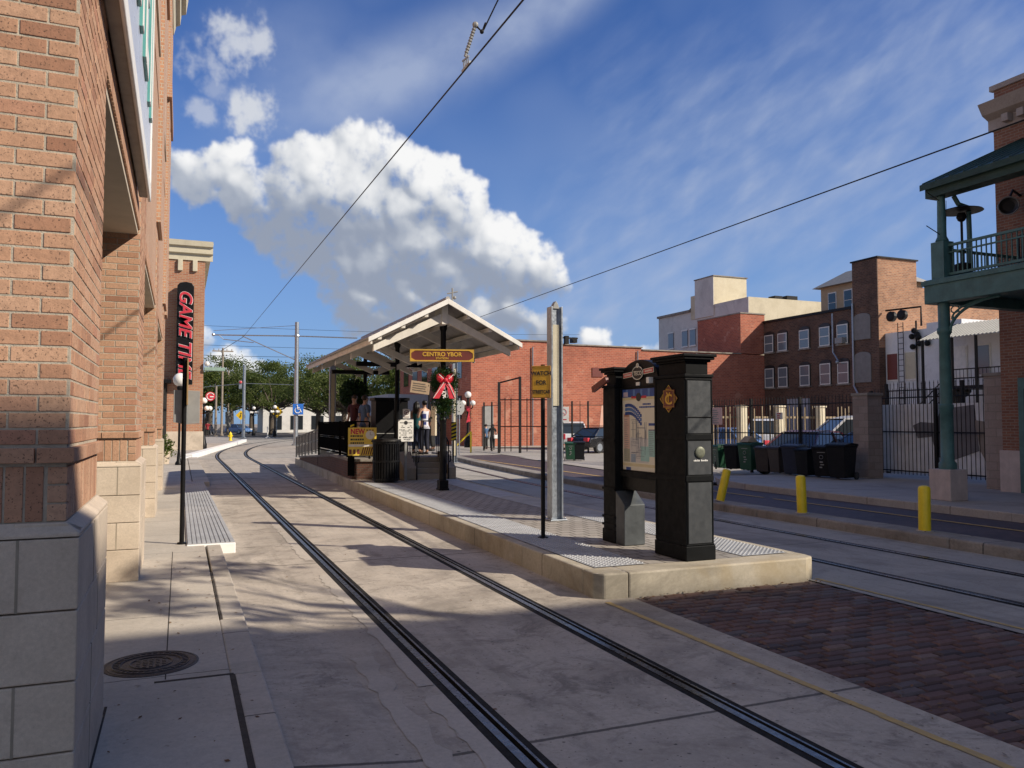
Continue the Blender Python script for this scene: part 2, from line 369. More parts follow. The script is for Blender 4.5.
# curved continuation of the track, bending right past the platform
def bez(p,q,r_,u,k): 
    out=[]
    for i in range(k+1):
        t=i/k; out.append(tuple((1-t)**3*p[j]+3*t*(1-t)**2*q[j]+3*t*t*(1-t)*r_[j]+t**3*u[j] for j in (0,1)))
    return out
CURVE=bez((2.4175,40),(2.45,52),(4.8,66),(9.5,80),16)+[(14,92),(20,106)]
def offs(path,d):
    o=[]
    for i,p in enumerate(path):
        a=path[max(0,i-1)];b=path[min(len(path)-1,i+1)]; t=Vector((b[0]-a[0],b[1]-a[1])).normalized(); o.append((p[0]+t.y*d,p[1]-t.x*d))
    return o
s=MB(); s.quad((-6,40,-.004),(24,40,-.004),(40,96,-.004),(-14,96,-.004)); struct(s,'plaza_road',SLAB2)
s=MB(); s.quad((-120,96,-.01),(120,96,-.01),(120,114,-.01),(-120,114,-.01)); s.quad((4,114,-.01),(15,114,-.01),(30,420,-.01),(19,420,-.01)); struct(s,'cross_road',ASPH)
def rail_profile(path,name,z=0):
    mb=MB()
    prof=[(-.100,.0,0),(-.052,.001,0),(-.05,.007,1),(.0,.007,1),(.002,-.035,2),(.036,-.035,2),(.038,.003,1),(.054,.003,1),(.056,.0,0),(.100,.0,0)]
    P=[offs(path,p[0]) for p in prof]
    for k in range(len(prof)-1):
        mi=prof[k][2]
        mi=(0 if k in(0,1,7,8) and prof[k][2]==0 else (1 if prof[k][1]>0 and prof[k+1][1]>0 else 0))
        for i in range(len(path)-1):
            a,b=P[k][i],P[k][i+1]; c,d=P[k+1][i+1],P[k+1][i]; za,zb=z+prof[k][1],z+prof[k+1][1]
            mb.quad((d[0],d[1],zb),(c[0],c[1],zb),(b[0],b[1],za),(a[0],a[1],za),mi)
    return mb
trk=thing('tram_track','near grooved streetcar track in pale concrete between sidewalk and platform','track',(2.4,3,0))
for x in (RL,RRt): rail_profile([(x,y) for y in range(-8,41,4)],'rail').build('rail',[RUBBER,RAILS],trk)
far_=[]
for d in(-.7175,.7175):
    pth=offs(CURVE,d); m=MB(); m.ribbon(offs(pth,-.1),offs(pth,.1),.000,0); m.ribbon(offs(pth,-.05),offs(pth,.0),.004,1); m.build('rail',[RUBBER,RAILS],trk)
# right hand track
RC=[(8.2,-8),(8.2,4),(8.2,15),(8.55,22),(9.3,30),(11,42),(13.6,56),(17,72)]
def RCx(y):
    for a,b in zip(RC,RC[1:]):
        if a[1]<=y<=b[1]: return a[0]+(b[0]-a[0])*(y-a[1])/(b[1]-a[1])
    return 8.2
s=MB()
for d0,d1 in((-1.72,-.7175-W),(-.7175+W,.7175-W),(.7175+W,1.66)): s.ribbon(offs(RC,d0),offs(RC,d1),0)
struct(s,'far_track_slab',SLAB2)
trk2=thing('tram_track','far grooved streetcar track between platform and yellow bollards','track',(8.2,8,0))
for d in(-.7175,.7175): rail_profile(offs(RC,d),'rail').build('rail',[RUBBER,RAILS],trk2)
# wear strips of lighter patching beside the near rail
s=MB(); rr=random.Random(3)
for x0,y0,y1 in((RL-.235,1.5,5.0),(RL-.215,5.2,9.4),(RL-.22,10.4,14.8)):
    pa=[];pb=[];k=40
    for i in range(k+1):
        y=y0+(y1-y0)*i/k; pa.append((x0+rr.uniform(-.03,.02),y)); pb.append((RL-W-.004,y))
    s.ribbon(pa,pb,.004)
for x0,x1,y0,y1 in((1.2,1.34,3.2,6.0),):
    pa=[(x0+rr.uniform(-.03,.03),y0+(y1-y0)*i/24) for i in range(25)]; pb=[(x1+rr.uniform(-.04,.04),y0+(y1-y0)*i/24) for i in range(25)]; s.ribbon(pa,pb,.004)
struct(s,'concrete_patching',concrete('patch_concrete',(.47,.42,.355),(.58,.52,.44),.3,.4))
# yellow lines
s=MB()
def wline(x0,y0,x1,y1,w,z=.005,n=60,gap=.1):
    for i in range(n):
        if rr.random()<gap: continue
        t0,t1=i/n,(i+1)/n; j=rr.uniform(-.006,.006)
        ax,ay,bx,by=x0+(x1-x0)*t0,y0+(y1-y0)*t0,x0+(x1-x0)*t1,y0+(y1-y0)*t1
        s.quad((ax-w/2+j,ay,z),(ax+w/2+j,ay,z),(bx+w/2+j,by,z),(bx-w/2+j,by,z))
wline(3.96,-2,3.86,6.9,.06,gap=.03); wline(6.62,0,6.6,7.05,.05,gap=.05)
struct(s,'yellow_safety_line',YLINE)
# brick paver field
s=MB(); strip(s,4.19,6.50,-4,7.1,-.028,20); struct(s,'paver_bed',SAND)
s=MB(); r2=random.Random(11); y=-1.0; row=0
while y<7.0:
    x=4.2-(.115 if row%2 else 0); 
    while x<6.47:
        x0=max(4.2,x); x1=min(6.48,x+.228)
        if x1-x0>.04:
            z=r2.uniform(-.008,.003); dx=r2.uniform(-.004,.004); tl=r2.uniform(-.003,.003); t=min(1,max(0,r2.gauss(.45,.3)))
            e=.013; b0=.016+r2.uniform(0,.006)
            vs=[(x0+dx,y+.002,-.03),(x1+dx-.014,y+.002,-.03),(x1+dx-.014,y+.098,-.03),(x0+dx,y+.098,-.03),
                (x0+dx+e,y+.002+e,z-tl),(x1+dx-.014-e,y+.002+e,z+tl),(x1+dx-.014-e,y+.098-e,z+tl),(x0+dx+e,y+.098-e,z-tl)]
            zc=z-.014
            mid=[(x0+dx,y+.002,zc-tl),(x1+dx-.014,y+.002,zc+tl),(x1+dx-.014,y+.098,zc+tl),(x0+dx,y+.098,zc-tl)]
            vs=vs[:4]+mid+vs[4:]
            s._add(vs,[(0,1,5,4),(1,2,6,5),(2,3,7,6),(3,0,4,7),(4,5,9,8),(5,6,10,9),(6,7,11,10),(7,4,8,11),(8,9,10,11)],0,t)
        x+=.228
    y+=.108; row+=1
struct(s,'brick_pavement',PAVB)
# left sidewalk: walk, kerb with black gap, raised tactile pad
s=MB(); s.box(-3.2,.33,-6,40,-.04,.12); struct(s,'sidewalk',WALK,.006)
s=MB()
def kx(y): return .53
for y0,y1 in((-6,5.55),(7.12,9.0),(9.01,11.42)):
    s.prism([(.35,y0),(kx(y0),y0),(kx(y1),y1),(.355,y1)],'z',-.04,.121)
s.prism([(.33,5.56),(.53,5.56),(.53,7.11),(.33,7.11)],'z',-.04,.1205)
s.box(.35,.78,23.4,40,-.04,.12)
struct(s,'kerb',KERB,.012)
s=MB(); s.box(-.12,.352,5.545,5.575,.1205,.1225); s.box(.325,.36,2,5.55,.11,.1213)
for i in range(14): 
    y=7.12+i*.16; s.box(.335+rr.uniform(-.005,.004),.352+rr.uniform(-.002,.006),y,y+.16,.115,.1214)
s.box(-.37,-.355,3,5.2,.119,.1215); s.box(-.06,-.052,5.6,11,.1201,.1212)
struct(s,'pavement_gap',SAND)
# domes
def domes(mb,x0,x1,y0,y1,z,p=.062,r0=.02,r1=.012,h=.008,xf=None):
    y=y0+p/2
    while y<y1:
        sh=xf(y) if xf else 0; x=x0+p/2
        while x<x1:
            mb.cyl((x+sh,y,z),(x+sh,y,z+h),r0,r1,6); x+=p
        y+=p
pad=thing('tactile_pad','ribbed grey tactile boarding pad along the kerb by the brick storefront','tactile pad',(.5,11.4,0))
m=MB(); m.prism([(.11,11.42),(.72,11.42),(.62,23.4),(.11,23.4)],'z',-.04,.135); m.build('pad',WKERB,pad,.012)
m=MB(); m.prism([(.115,11.44),(.715,11.44),(.615,23.38),(.115,23.38)],'z',.1355,.139)
for i in range(10):
    x=.125+i*.059; x2=.125+i*.0489; m.prism([(x,11.48),(x+.03,11.48),(x2+.026,23.35),(x2,23.35)],'z',.1392,.147)
m.build('tactile_surface',TACT,pad)
# manhole
mh=thing('manhole_cover','round cast iron manhole cover set in the sidewalk','manhole cover',(-.15,6.0,.12))
m=MB(); m.lathe([(.30,0),(.30,.004),(.285,.006),(.283,.003)],(-.15,6.0,.12),40); m.build('ring',MAN,mh)
m=MB(); m.lathe([(.275,.0),(.275,.005)],(-.15,6.0,.12),40)
for ra in(.24,.19,.13):
    m.tube([(-.15+ra*math.cos(a*PI/24),6.0+ra*math.sin(a*PI/24),.1252) for a in range(48)],.006,5,closed=True)
for k in range(36):
    a=k*PI/18; m.box(-.006,.006,.2,.235,.1245,.1285,M=Matrix.Translation((-.15,6.0,0))@Matrix.Rotation(a,4,'Z'))
for i in range(-3,4):
    for j in range(-3,4):
        if i*i+j*j<9: m.box(-.15+i*.04-.012,-.15+i*.04+.012,6+j*.04-.012,6+j*.04+.012,.1245,.129)
m.build('lid',MAN,mh)

q=random.Random(91); m=MB()
for i in range(420):
    k=q.random()
    if k<.35: x,y,z=4.2+abs(q.gauss(0,.25)),q.uniform(3,7.0),.006
    elif k<.6: x,y,z=q.uniform(4.1,6.6),7.0-abs(q.gauss(0,.12)),.008
    elif k<.8: x,y,z=q.uniform(.7,4.2),q.uniform(2.5,16),.006
    else: x,y,z=q.uniform(-.3,.5),q.uniform(3.5,11),.124
    a=q.uniform(0,6.3); l=q.uniform(.008,.022); d=Vector((math.cos(a),math.sin(a),q.uniform(-.1,.2)))*l; w_=Vector((-math.sin(a),math.cos(a),q.uniform(0,.4)))*l*.45; p=Vector((x,y,z+.003))
    m._add([p-d,p+w_,p+d,p-w_],[(0,1,2,3)],0,q.random())
o=m.build('fallen_leaves',tonemat('dead_leaf',[(.20,.10,.04),(.12,.06,.03),(.26,.16,.07)],dirt=.1)); tag(o,'small dry brown leaves scattered on the paving','leaves',None,'stuff')
# ------------------------------------------------------------------ left brick building
LB=thing('brick_building','tan brick storefront building with cast stone base at the left edge','building',(-.42,3.7,0))
def brick_pier(x0,x1,y0,y1,z0,z1,seed,faces=('s','e')):
    q=random.Random(seed); bl,bh,g=.2,.058,.009; core=MB(); b=MB()
    core.box(x0+.0035,x1-.0035,y0+.0035,y1-.0035,z0,z1)
    z=z0;row=0
    while z<z1-.02:
        zt=min(z+bh,z1)
        def run(a,bb,mk):
            c=a-(.5*(bl+g) if row%2 else 0)
            while c<bb:
                u0=max(a,c); u1=min(bb,c+bl)
                if u1-u0>.03: mk(u0,u1)
                c+=bl+g
        def tn(): return min(1,max(0,q.gauss(.5,.26)))
        if 's' in faces: run(x0+(-.0),x1,lambda u0,u1:b.box(u0,u1 if u1<x1-.001 else x1,y0+q.uniform(-.001,.0015),y0+.05,z,zt,0,tn()))
        if 'e' in faces: run(y0+.0505,y1,lambda u0,u1:b.box(x1-.05,x1+q.uniform(-.0015,.001),u0,u1,z,zt,0,tn()))
        z+=bh+g; row+=1
    return core,b
# pier positions
PY=[3.72,9.2,15.12,21.04]
for i,y0 in enumerate(PY):
    y1=y0+1.28 if i<3 else 24.0
    if i==3: y1=22.3
    core,b=brick_pier(-2.2,-.42,y0,y1,1.66,7.2 if i<2 else 5.0,20+i)
    # soldier course and projecting course
    q=random.Random(50+i); x=-2.2
    while x<-.5:
        b.box(x,min(x+.062,-.43),y0+.001,y0+.05,1.35,1.57,0,min(1,max(0,q.gauss(.45,.2)))); x+=.071
    for k in range(3): b.box(-.49+.0,-.42,y0,y0+.06,1.35+k*.075,1.35+k*.075+.067,0,q.uniform(.2,.8))
    y=y0+.0615
    while y<y1-.03:
        b.box(-.47,-.42,y,min(y+.062,y1),1.35,1.57,0,min(1,max(0,q.gauss(.45,.2)))); y+=.071
    x=-2.2
    while x<-.44:
        b.box(x,min(x+.2,-.395),y0-.025,y0+.05,1.585,1.645,0,q.uniform(.2,.7)); x+=.209
    y=y0+.0515
    while y<y1-.03:
        b.box(-.47,-.395,y,min(y+.2,y1),1.585,1.645,0,q.uniform(.2,.7)); y+=.209
    core.box(-2.19,-.426,y0+.006,y1-.006,1.3,1.66)
    pr=core.build('pier',MORT,LB); b.build('brickwork',PIERB,pr,.0025)
    m=MB()
    for z0,z1,jo in((.12,.44,0),(.446,.715,1),(.721,.995,0),(1.001,1.285,1)):
        m.box(-2.2,-.365,y0-.055,y1+.03,z0,z1)
    m.prism([(-.365,1.291),(-.365,1.305),(-.418,1.345),(-.6,1.345),(-.6,1.291)],'y',y0-.02,y1+.03)
    m._add([(-2.2,y0-.055,1.291),(-.365,y0-.055,1.291),(-.365,y0-.055,1.305),(-2.2,y0-.055,1.305),(-2.2,y0-.001,1.345),(-.418,y0-.001,1.345),(-.365,y0+.1,1.291),(-.365,y0+.1,1.305)],
           [(0,1,2,3),(3,2,5,4),(1,6,7,2),(2,7,5)])
    m.build('stone_base',STONE,pr,.006)
    jm=MB()
    for z0,z1,dx in((.12,.44,-.9),(.446,.715,-.58),(.721,.995,-.9),(1.001,1.285,-.58)):
        jm.box(dx-.005,dx+.005,y0-.0565,y0-.05,z0,z1); 
        jm.box(-.37,-.3635,y0+.55+(.25 if z0>.5 and z0<.8 else 0),y0+.558+(.25 if z0>.5 and z0<.8 else 0),z0,z1)
    jm.build('stone_joint',mat('stone_joint',(.30,.26,.2),.9),pr)
# wall above and shopfront recess
m=MB(); SZ=3.78
for a,b_ in zip(PY,PY[1:]): m.box(-2.2,-.44,a+1.281,b_-.001,SZ,5.0 if a>10 else 7.2)
m.box(-2.2,-.43,3.72,24,7.2,12.8); m.box(-2.2,-.44,15.12+1.281,24,5.0,7.2); m.box(-2.2,-.43,22.3,24,5.0,7.2); m.box(-2.2,-.435,15.12,16.4,5.0,7.2); m.box(-2.2,-.435,21.04,22.3,5.0,7.2)
m.box(-2.2,-.44,22.301,24,1.3,5.0)
m.box(-9,-2.2,3.8,24,0,12.8); m.build('wall',WALLB,LB)
m=MB()
for a,b_ in zip(PY,PY[1:]): m.box(-2.19,-.445,a+1.282,b_-.002,SZ-.06,SZ-.001)
m.build('soffit',SOFF,LB)
for a,b_ in zip(PY,PY[1:]):
    m=MB(); m.box(-1.3,-1.26,a+1.281,b_,.7,SZ-.06); w=m.build('window',GLASS,LB)
    m=MB()
    for k in range(5):
        y=a+1.3+k*(b_-a-1.34)/4; m.box(-1.26,-1.2,y-.03,y+.03,.7,SZ-.06)
    for z in(.7,2.6,SZ-.12): m.box(-1.259,-1.205,a+1.281,b_,z,z+.06)
    m.build('frame',BLACK,w); m=MB(); m.box(-1.3,-1.1,a+1.281,b_,.12,.7); m.build('sill',STONE,LB)
# flat lintel of soldier bricks
q=random.Random(5); m=MB()
for a,b_ in zip(PY,PY[1:]):
    y=a+1.285
    while y<b_-.05:
        m.box(-.46,-.425,y,y+.06,SZ-.005,SZ+.2,0,q.uniform(.2,.8)); y+=.069
    m.build('lintel',PIERB,LB); m=MB()
# pilaster strips and cornice
m=MB()
for y0,y1 in((9.9,10.6),(14.95,16.5),(20.9,22.4),(23.1,24.0)): m=MB(); m.box(-.6,-.37,y0,y1,5.2 if y0<20 else 4.6,12.4); m.build('pilaster',WALLB,LB)
for y0,y1,z in((14.8,16.7,9.6),(20.7,24.02,9.6)): m=MB(); m.box(-.6,-.32,y0,y1,z,z+.35); m.build('string_course',WALLB,LB)
m=MB(); m.prism([(-.6,12.7),(-.36,12.7),(-.30,12.95),(-.20,13.0),(-.17,13.3),(-.05,13.35),(.0,13.75),(-.6,13.75)],'y',3.7,24.15); m.box(-9,-.6,3.7,24.1,12.8,13.7); m.build('cornice',CREAM,LB)
for y0 in(11.2,17.0):
    m=MB(); m.box(-.5,-.432,y0,y0+3,7.9,9.5); w=m.build('window',GLASS,LB)
    m=MB(); m.box(-.44,-.40,y0-.05,y0+3.05,7.8,7.9); m.box(-.44,-.41,y0+1.47,y0+1.53,7.9,9.5); m.build('frame',STONE,w)
# projecting box sign on the left building
SG=thing('wall_sign','long pale box sign with teal letters on the tan brick wall','sign',(-.35,8.7,3.99))
m=MB(); m.box(-.419,-.335,1.2,8.75,4.0,6.6); m.build('sign_box',UNDER,SG,.01)
m=MB(); m.box(-.34,-.312,1.15,8.8,3.97,4.12); m.box(-.34,-.312,1.15,8.8,6.5,6.65); m.box(-.34,-.312,8.65,8.8,4.121,6.499); m.box(-.34,-.312,1.15,1.3,4.121,6.499); m.build('frame',WHITE,SG,.012)
m=MB(); m.box(-.3349,-.322,1.31,8.64,4.121,6.499); m.build('face_panel',LAV,SG)
q=random.Random(9)
for k in range(7):
    m=MB(); y=2.0+k*.95; c=MB()
    for z0,z1,a,b_ in((4.6,6.0,0,.14),(4.6,4.8,.14,.5),(5.2,5.4,.14,.45),(5.8,6.0,.14,.5)) if k%2 else ((4.6,6.0,0,.14),(4.6,6.0,.42,.56),(5.85,6.0,.14,.42)):
        m.box(-.3215,-.300,y+a,y+b_,z0,z1); c.box(-.2999,-.294,y+a+.004,y+b_-.004,z0+.004,z1-.004)
    l=m.build('raised_letter',TEAL,SG); c.build('letter_face',WHITE,l)

# lamp and sign posts on the left sidewalk
def lamp_single(loc,label):
    t=thing('street_lamp',label,'street lamp',loc); x,y,z=loc
    m=MB(); m.lathe([(.13,0),(.13,.08),(.075,.16),(.06,.4),(.045,.5),(.038,2.75),(.06,2.8),(.11,2.86),(.12,2.95),(.08,3.0)],loc,14); m.build('post',BLACK,t,0,'auto')
    m=MB(); m.ball((x,y,z+3.24),.26,20,14); m.build('globe',GLOBE,t,0,True); return t
GTg=(-.02,33.0,.12)
lamp_single(GTg,'single white globe lamp behind the sign post on the left sidewalk')
sp=thing('sign_post','black sign post with grey sign backs on the left sidewalk','sign post',(.05,11.66,.12))
m=MB(); m.cyl((.05,11.66,.12),(.05,11.66,2.62),.03,n=12); m.lathe([(.06,0),(.06,.02),(.03,.03)],(.05,11.66,.12),12); m.build('post',BLACK,sp,0,'auto')
m=MB(); m.box(.075,.095,11.58,11.74,1.98,2.6); m.build('edge_sign',mat('bronze_sign',(.30,.19,.08),.5),sp,.004)
m=MB(); m.prism([(-.13,0),(.0,-.03),(.0,.43),(-.13,.43)],'y',0,.012,M=Matrix.Translation((.045,11.71,1.75))); m.prism([(.01,-.03),(.19,-.02),(.19,.42),(.01,.43)],'y',0,.012,M=Matrix.Translation((.055,11.71,1.75))); m.build('sign_back',GREYS,sp,.003)
# Game Time building
GT=thing('corner_building','brick corner building with cream cornice beyond the left sidewalk','building',(1.21,50.1,0))
m=MB(); m.box(-14,1.21,50.1,66,1.2,11.2); m.build('wall',GTB,GT)
m=MB(); m.box(-14,1.26,50.04,66.05,0,1.2); m.build('stone_base',STONE,GT,.02)
m=MB(); m.prism([(0,0),(.08,0),(.08,.35),(.25,.4),(.25,.75),(.4,.8),(.45,1.1),(0,1.1)],'x',-14,1.62,M=Matrix.Translation((0,50.1,11.2))@Matrix.Scale(-1,4,(0,1,0)))
m.prism([(0,0),(.08,0),(.08,.35),(.25,.4),(.25,.75),(.4,.8),(.45,1.1),(0,1.1)],'y',50.1,66,M=Matrix.Translation((1.21,0,11.2)))
m.box(-14,1.21,50.1,66,11.2,12.25); m.build('cornice',CREAM,GT)
for x in(-1.75,-.95,-.15,.65): 
    m=MB(); m.box(x-.13,x+.13,49.93,50.1,10.55,11.2); m.build('bracket',CREAM,GT,.02)
m=MB(); m.box(-4,-.72,50.02,50.1,0.0,4.0); d=m.build('doorway',DARKIN,GT)
m=MB(); m.box(-4.4,-.5,49.0,50.1,3.95,4.15); m.build('awning',BLACK,GT)
m=MB()
for x in(-3.2,-2.1,-1.0): m.box(x-.05,x+.05,49.98,50.02,0,3.9)
m.box(-4,-.72,49.985,50.02,2.4,2.5); m.build('frame',BLACK,d)
gs=thing('blade_sign','tall black blade sign with red vertical letters on the corner building','sign',(.18,49.8,3.3))
m=MB(); m.prism([(-.28,3.9),(.62,3.9),(.62,9.6),(.50,9.78),(.18,9.84),(-.14,9.78),(-.28,9.6)],'y',49.55,49.85); 
for z in(4.6,8.5): m.box(.1,.26,49.85,50.1,z,z+.12)
m.build('sign_box',BLACK,gs,.03)
rot=Matrix.Rotation(PI/2,3,'X')@Matrix.Rotation(-PI/2,3,'Z')
text('lettering','GAME TIME',.96,(.16,49.50,6.85),Matrix(((1,0,0),(0,1,0),(0,0,1)))@rot,REDP,gs,.05,1.02,bold=.012,shear=.25)
text('lettering_outline','GAME TIME',.96,(.16,49.545,6.85),rot,WHITE,gs,.01,1.02,bold=.035,shear=.25)
# white kerb beyond
s=MB(); pth=[(.1,40.6),(.35,42),(1.0,46)]; 
def kerbpath(s,pth,w,z0,z1):
    A=offs(pth,-w/2);B=offs(pth,w/2)
    for i in range(len(pth)-1):
        s._add([(A[i][0],A[i][1],z0),(B[i][0],B[i][1],z0),(B[i+1][0],B[i+1][1],z0),(A[i+1][0],A[i+1][1],z0),(A[i][0],A[i][1],z1),(B[i][0],B[i][1],z1),(B[i+1][0],B[i+1][1],z1),(A[i+1][0],A[i+1][1],z1)],
               [(4,5,6,7),(0,1,5,4),(1,2,6,5),(2,3,7,6),(3,0,4,7)])
kerbpath(s,[(.1,38.9),(.35,40.8)],.35,0,.14); kerbpath(s,[(.38,41.2),(.6,42.4),(1.0,45),(1.7,50),(2.9,58),(4.2,67),(5.3,75)],.42,0,.22)
o=struct(s,'kerb_stone',WKERB,.02)
s=MB(); s.prism([(-14,40.1),(.3,40.6),(.9,45),(1.6,50),(2.8,58),(4.1,67),(5.2,75),(5.2,95),(-14,95)],'z',-.02,.13); struct(s,'far_sidewalk',WALK2)
# globe cluster with the red round sign at the corner
def hydrant(loc,label):
    t=thing('fire_hydrant',label,'fire hydrant',loc); m=MB(); m.lathe([(.16,0),(.16,.05),(.11,.07),(.11,.5),(.15,.52),(.15,.56),(.11,.62),(.05,.72),(.03,.78)],loc,14)
    m.build('barrel',YELL,t,0,'auto'); m=MB(); x,y,z=loc; m.cyl((x-.2,y,z+.4),(x+.2,y,z+.4),.06,n=10); m.cyl((x,y-.2,z+.36),(x,y,z+.36),.075,n=10); m.build('nozzle',YELL,t); return t
# ------------------------------------------------------------------ boarding platform
PF=.25
PRx=6.6
def prx(y): return PRx if y<15 else PRx+(RCx(y)-8.2)
ys=[7.05,9,12,15,18.6,23.2,26,30,34.3]
s=MB()
def poly_strip(mb,fa,fb,ys,z): mb.ribbon([(fa(y),y) for y in ys],[(fb(y),y) for y in ys],z)
poly_strip(s,lambda y:pex(y)+.02,lambda y:prx(y)-.02,[7.07]+ys[1:],PF-.004); struct(s,'platform_paving',PLATP)
s=MB()                                                             # concrete edge all round
def edge(fa,fb,y0,y1):
    yy=[y0]+[y for y in ys if y0<y<y1]+[y1]
    for a,b in zip(yy,yy[1:]): s._add([(fa(a),a,-.05),(fb(a),a,-.05),(fb(b),b,-.05),(fa(b),b,-.05),(fa(a),a,PF),(fb(a),a,PF),(fb(b),b,PF),(fa(b),b,PF)],[(4,5,6,7),(0,1,5,4),(1,2,6,5),(2,3,7,6),(3,0,4,7)])
edge(pex,lambda y:pex(y)+.14,7.35,34.3); edge(lambda y:prx(y)-.14,prx,7.35,34.3)
s.prism([(3.82,7.12),(3.9,7.03),(4.16,7.0),(4.17,7.35),(3.828,7.35)],'z',-.05,PF)
s.prism([(4.166,7.0),(6.42,7.0),(6.56,7.06),(6.6,7.18),(6.6,7.35),(4.175,7.35)],'z',-.05,PF-.001)
struct(s,'platform_kerb',PLATC,.018)
ts=thing('tactile_strip','grey domed tactile strip along the near track side of the platform','tactile strip',(4.2,7.4,PF))
m=MB(); fa=lambda y:pex(y)+.145; fb=lambda y:pex(y)+.75
poly_strip(m,fa,fb,[7.36,9,12,15,18,20.2],PF+.003); m.build('plate',TACT,ts)
m=MB(); domes(m,3.80+.15,3.80+.74,7.38,18,PF+.003,xf=lambda y:pex(y)-3.80); m.build('dome',TACT,ts)
ts=thing('tactile_strip','grey domed tactile strip along the far track side of the platform','tactile strip',(6.2,7.4,PF))
m=MB(); poly_strip(m,lambda y:prx(y)-.75,lambda y:prx(y)-.145,[7.36,9,12,15,18.6,20.2],PF+.003); m.build('plate',TACT,ts)
m=MB(); domes(m,PRx-.74,PRx-.15,7.38,15,PF+.003); m.build('dome',TACT,ts)

# map kiosk
K=thing('map_kiosk','black two pillar transit map kiosk at the near end of the platform','map kiosk',(5.0,8.0,PF))
def kpillar(x0,x1,y0,y1,z1,parent,cap=True):
    m=MB(); m.box(x0,x1,y0,y1,PF+.02,z1); m.box(x0-.012,x1+.012,y0-.012,y1+.012,PF,PF+.16)
    p=m.build('pillar',KIOSK,parent,.008)
    c=MB(); c.box(x0-.012,x1+.012,y0-.012,y1+.012,z1,z1+.035); c.box(x0+.035,x1-.035,y0+.035,y1-.035,z1+.035,z1+.17)
    for k,(d,h) in enumerate(((-.01,.025),(.02,.03),(.038,.03))): c.box(x0-d,x1+d,y0-d,y1+d,z1+.17+[0,.025,.055][k],z1+.17+[0,.025,.055][k]+h)
    c.build('cap',KIOSK,p,.006); return p
x0,x1,y0,y1=5.06,5.42,7.30,7.90
p=kpillar(x0,x1,y0,y1,2.24,K)
f=MB()
for za,zb in((.43,1.10),(1.17,1.55),(1.62,1.80),(1.80,2.21)):      # recessed front panels with proud frames
    f.box(x0+.03,x1-.03,y0-.004,y0-.0005,za+.008,zb-.008)
f.build('front_panel',KFACE,p)
f=MB()
for za in(.415,1.105,1.555,1.797 ,2.21): f.box(x0,x1,y0-.007,y0-.0003,za,za+(.06 if za in(1.105,1.555) else .012))
for xx in(x0+.012,x1-.022): f.box(xx,xx+.012,y0-.006,y0-.0003,.43,2.215)
for za in(.415,1.105,1.555): f.box(x0-.007,x0-.0003,y0,y1,za,za+.055)
for yy in(y0,y1-.03): f.box(x0-.006,x0-.0003,yy,yy+.03,.43,2.215)
f.build('trim',KIOSK,p,.003)
m=MB(); m.lathe([(.062,0),(.062,.012),(.05,.02),(.03,.022)],(0,0,0),28,M=Matrix.Translation((5.24,y0-.004,1.42))@Matrix.Rotation(PI/2,4,'X')); m.build('medallion',BRONZE,p,0,'auto')
m=MB(); q=random.Random(4); xx=5.16
while xx<5.33:
    w=q.uniform(.008,.018); 
    if not .235<xx-5<.25: m.box(xx,xx+w,y0-.0065,y0-.004,1.322,1.322+q.choice((.014,.018,.02)))
    xx+=w+.004
m.build('caption',WHITE,p)
# YC monogram emblem on the track side
cy=7.60; cz=2.01
m=MB(); m.box(x0-.012,x0-.002,cy-.11,cy+.11,cz-.10,cz+.10); e=m.build('emblem',MAROON,p)
m=MB()
for pts in(((cy-.055,cz+.105),(cy,cz+.15),(cy+.055,cz+.105)),((cy-.055,cz-.105),(cy,cz-.15),(cy+.055,cz-.105)),((cy-.115,cz-.05),(cy-.165,cz),(cy-.115,cz+.05)),((cy+.115,cz-.05),(cy+.165,cz),(cy+.115,cz+.05))):
    m.prism(pts,'x',x0-.010,x0-.002,1); m.tube([(x0-.012,*p_) for p_ in pts],.006,4,closed=True)
m.tube([(x0-.013,cy-.1,cz-.09),(x0-.013,cy+.1,cz-.09),(x0-.013,cy+.1,cz+.09),(x0-.013,cy-.1,cz+.09)],.003,4,closed=True)
m.build('gold_border',[GOLD,MAROON],e)
text('monogram','C',.16,(x0-.014,cy,cz-.012),FACE_W,GOLD,e,.002,1.3,bold=.003); text('monogram','Y',.15,(x0-.016,cy,cz+.012),FACE_W,GOLD,e,.002,.8,bold=.003)
# far pillar, slanted foot, map panel
p2=kpillar(5.0,5.30,8.72,9.02,2.18,K)
m=MB(); m.prism([(8.5,PF),(8.715,PF),(8.715,.90),(8.5,.74)],'x',5.0,5.29); m.build('foot_box',mat('kiosk_bare_steel',(.10,.112,.12),.5,.3,.3,5,.05,50,streak=.3),p2,.008)
m=MB()
for z in(.45,.55,.9,1.5): m.box(4.985,5.0,8.71,9.03,z,z+.03)
m.build('band',KIOSK,p2)
m=MB(); m.box(5.1,5.3,7.9,8.72,.92,2.30)
ar=[(7.9,2.16)]+[(8.31+.40*math.cos(PI-a*PI/14)*-1*-1,2.16+.20*math.sin(a*PI/14)) for a in range(15)]+[(8.72,2.16)]
ar=[(8.31-.40*math.cos(a*PI/14),2.301+.2*math.sin(a*PI/14)) for a in range(15)]
m.prism(ar,'x',5.1,5.22); mp=m.build('map_panel',BLACK,K,.006)
m=MB(); m.box(5.06,5.1,7.905,8.715,1.08,1.15); m.box(5.08,5.1,7.91,8.71,2.165,2.18); m.box(5.07,5.1,7.905,7.93,1.151,2.164); m.box(5.07,5.1,8.695,8.715,1.151,2.164); m.build('frame',KIOSK,mp,.004)
MX=5.098; my0,my1,mz0,mz1=7.935,8.69,1.165,2.15
m=MB()
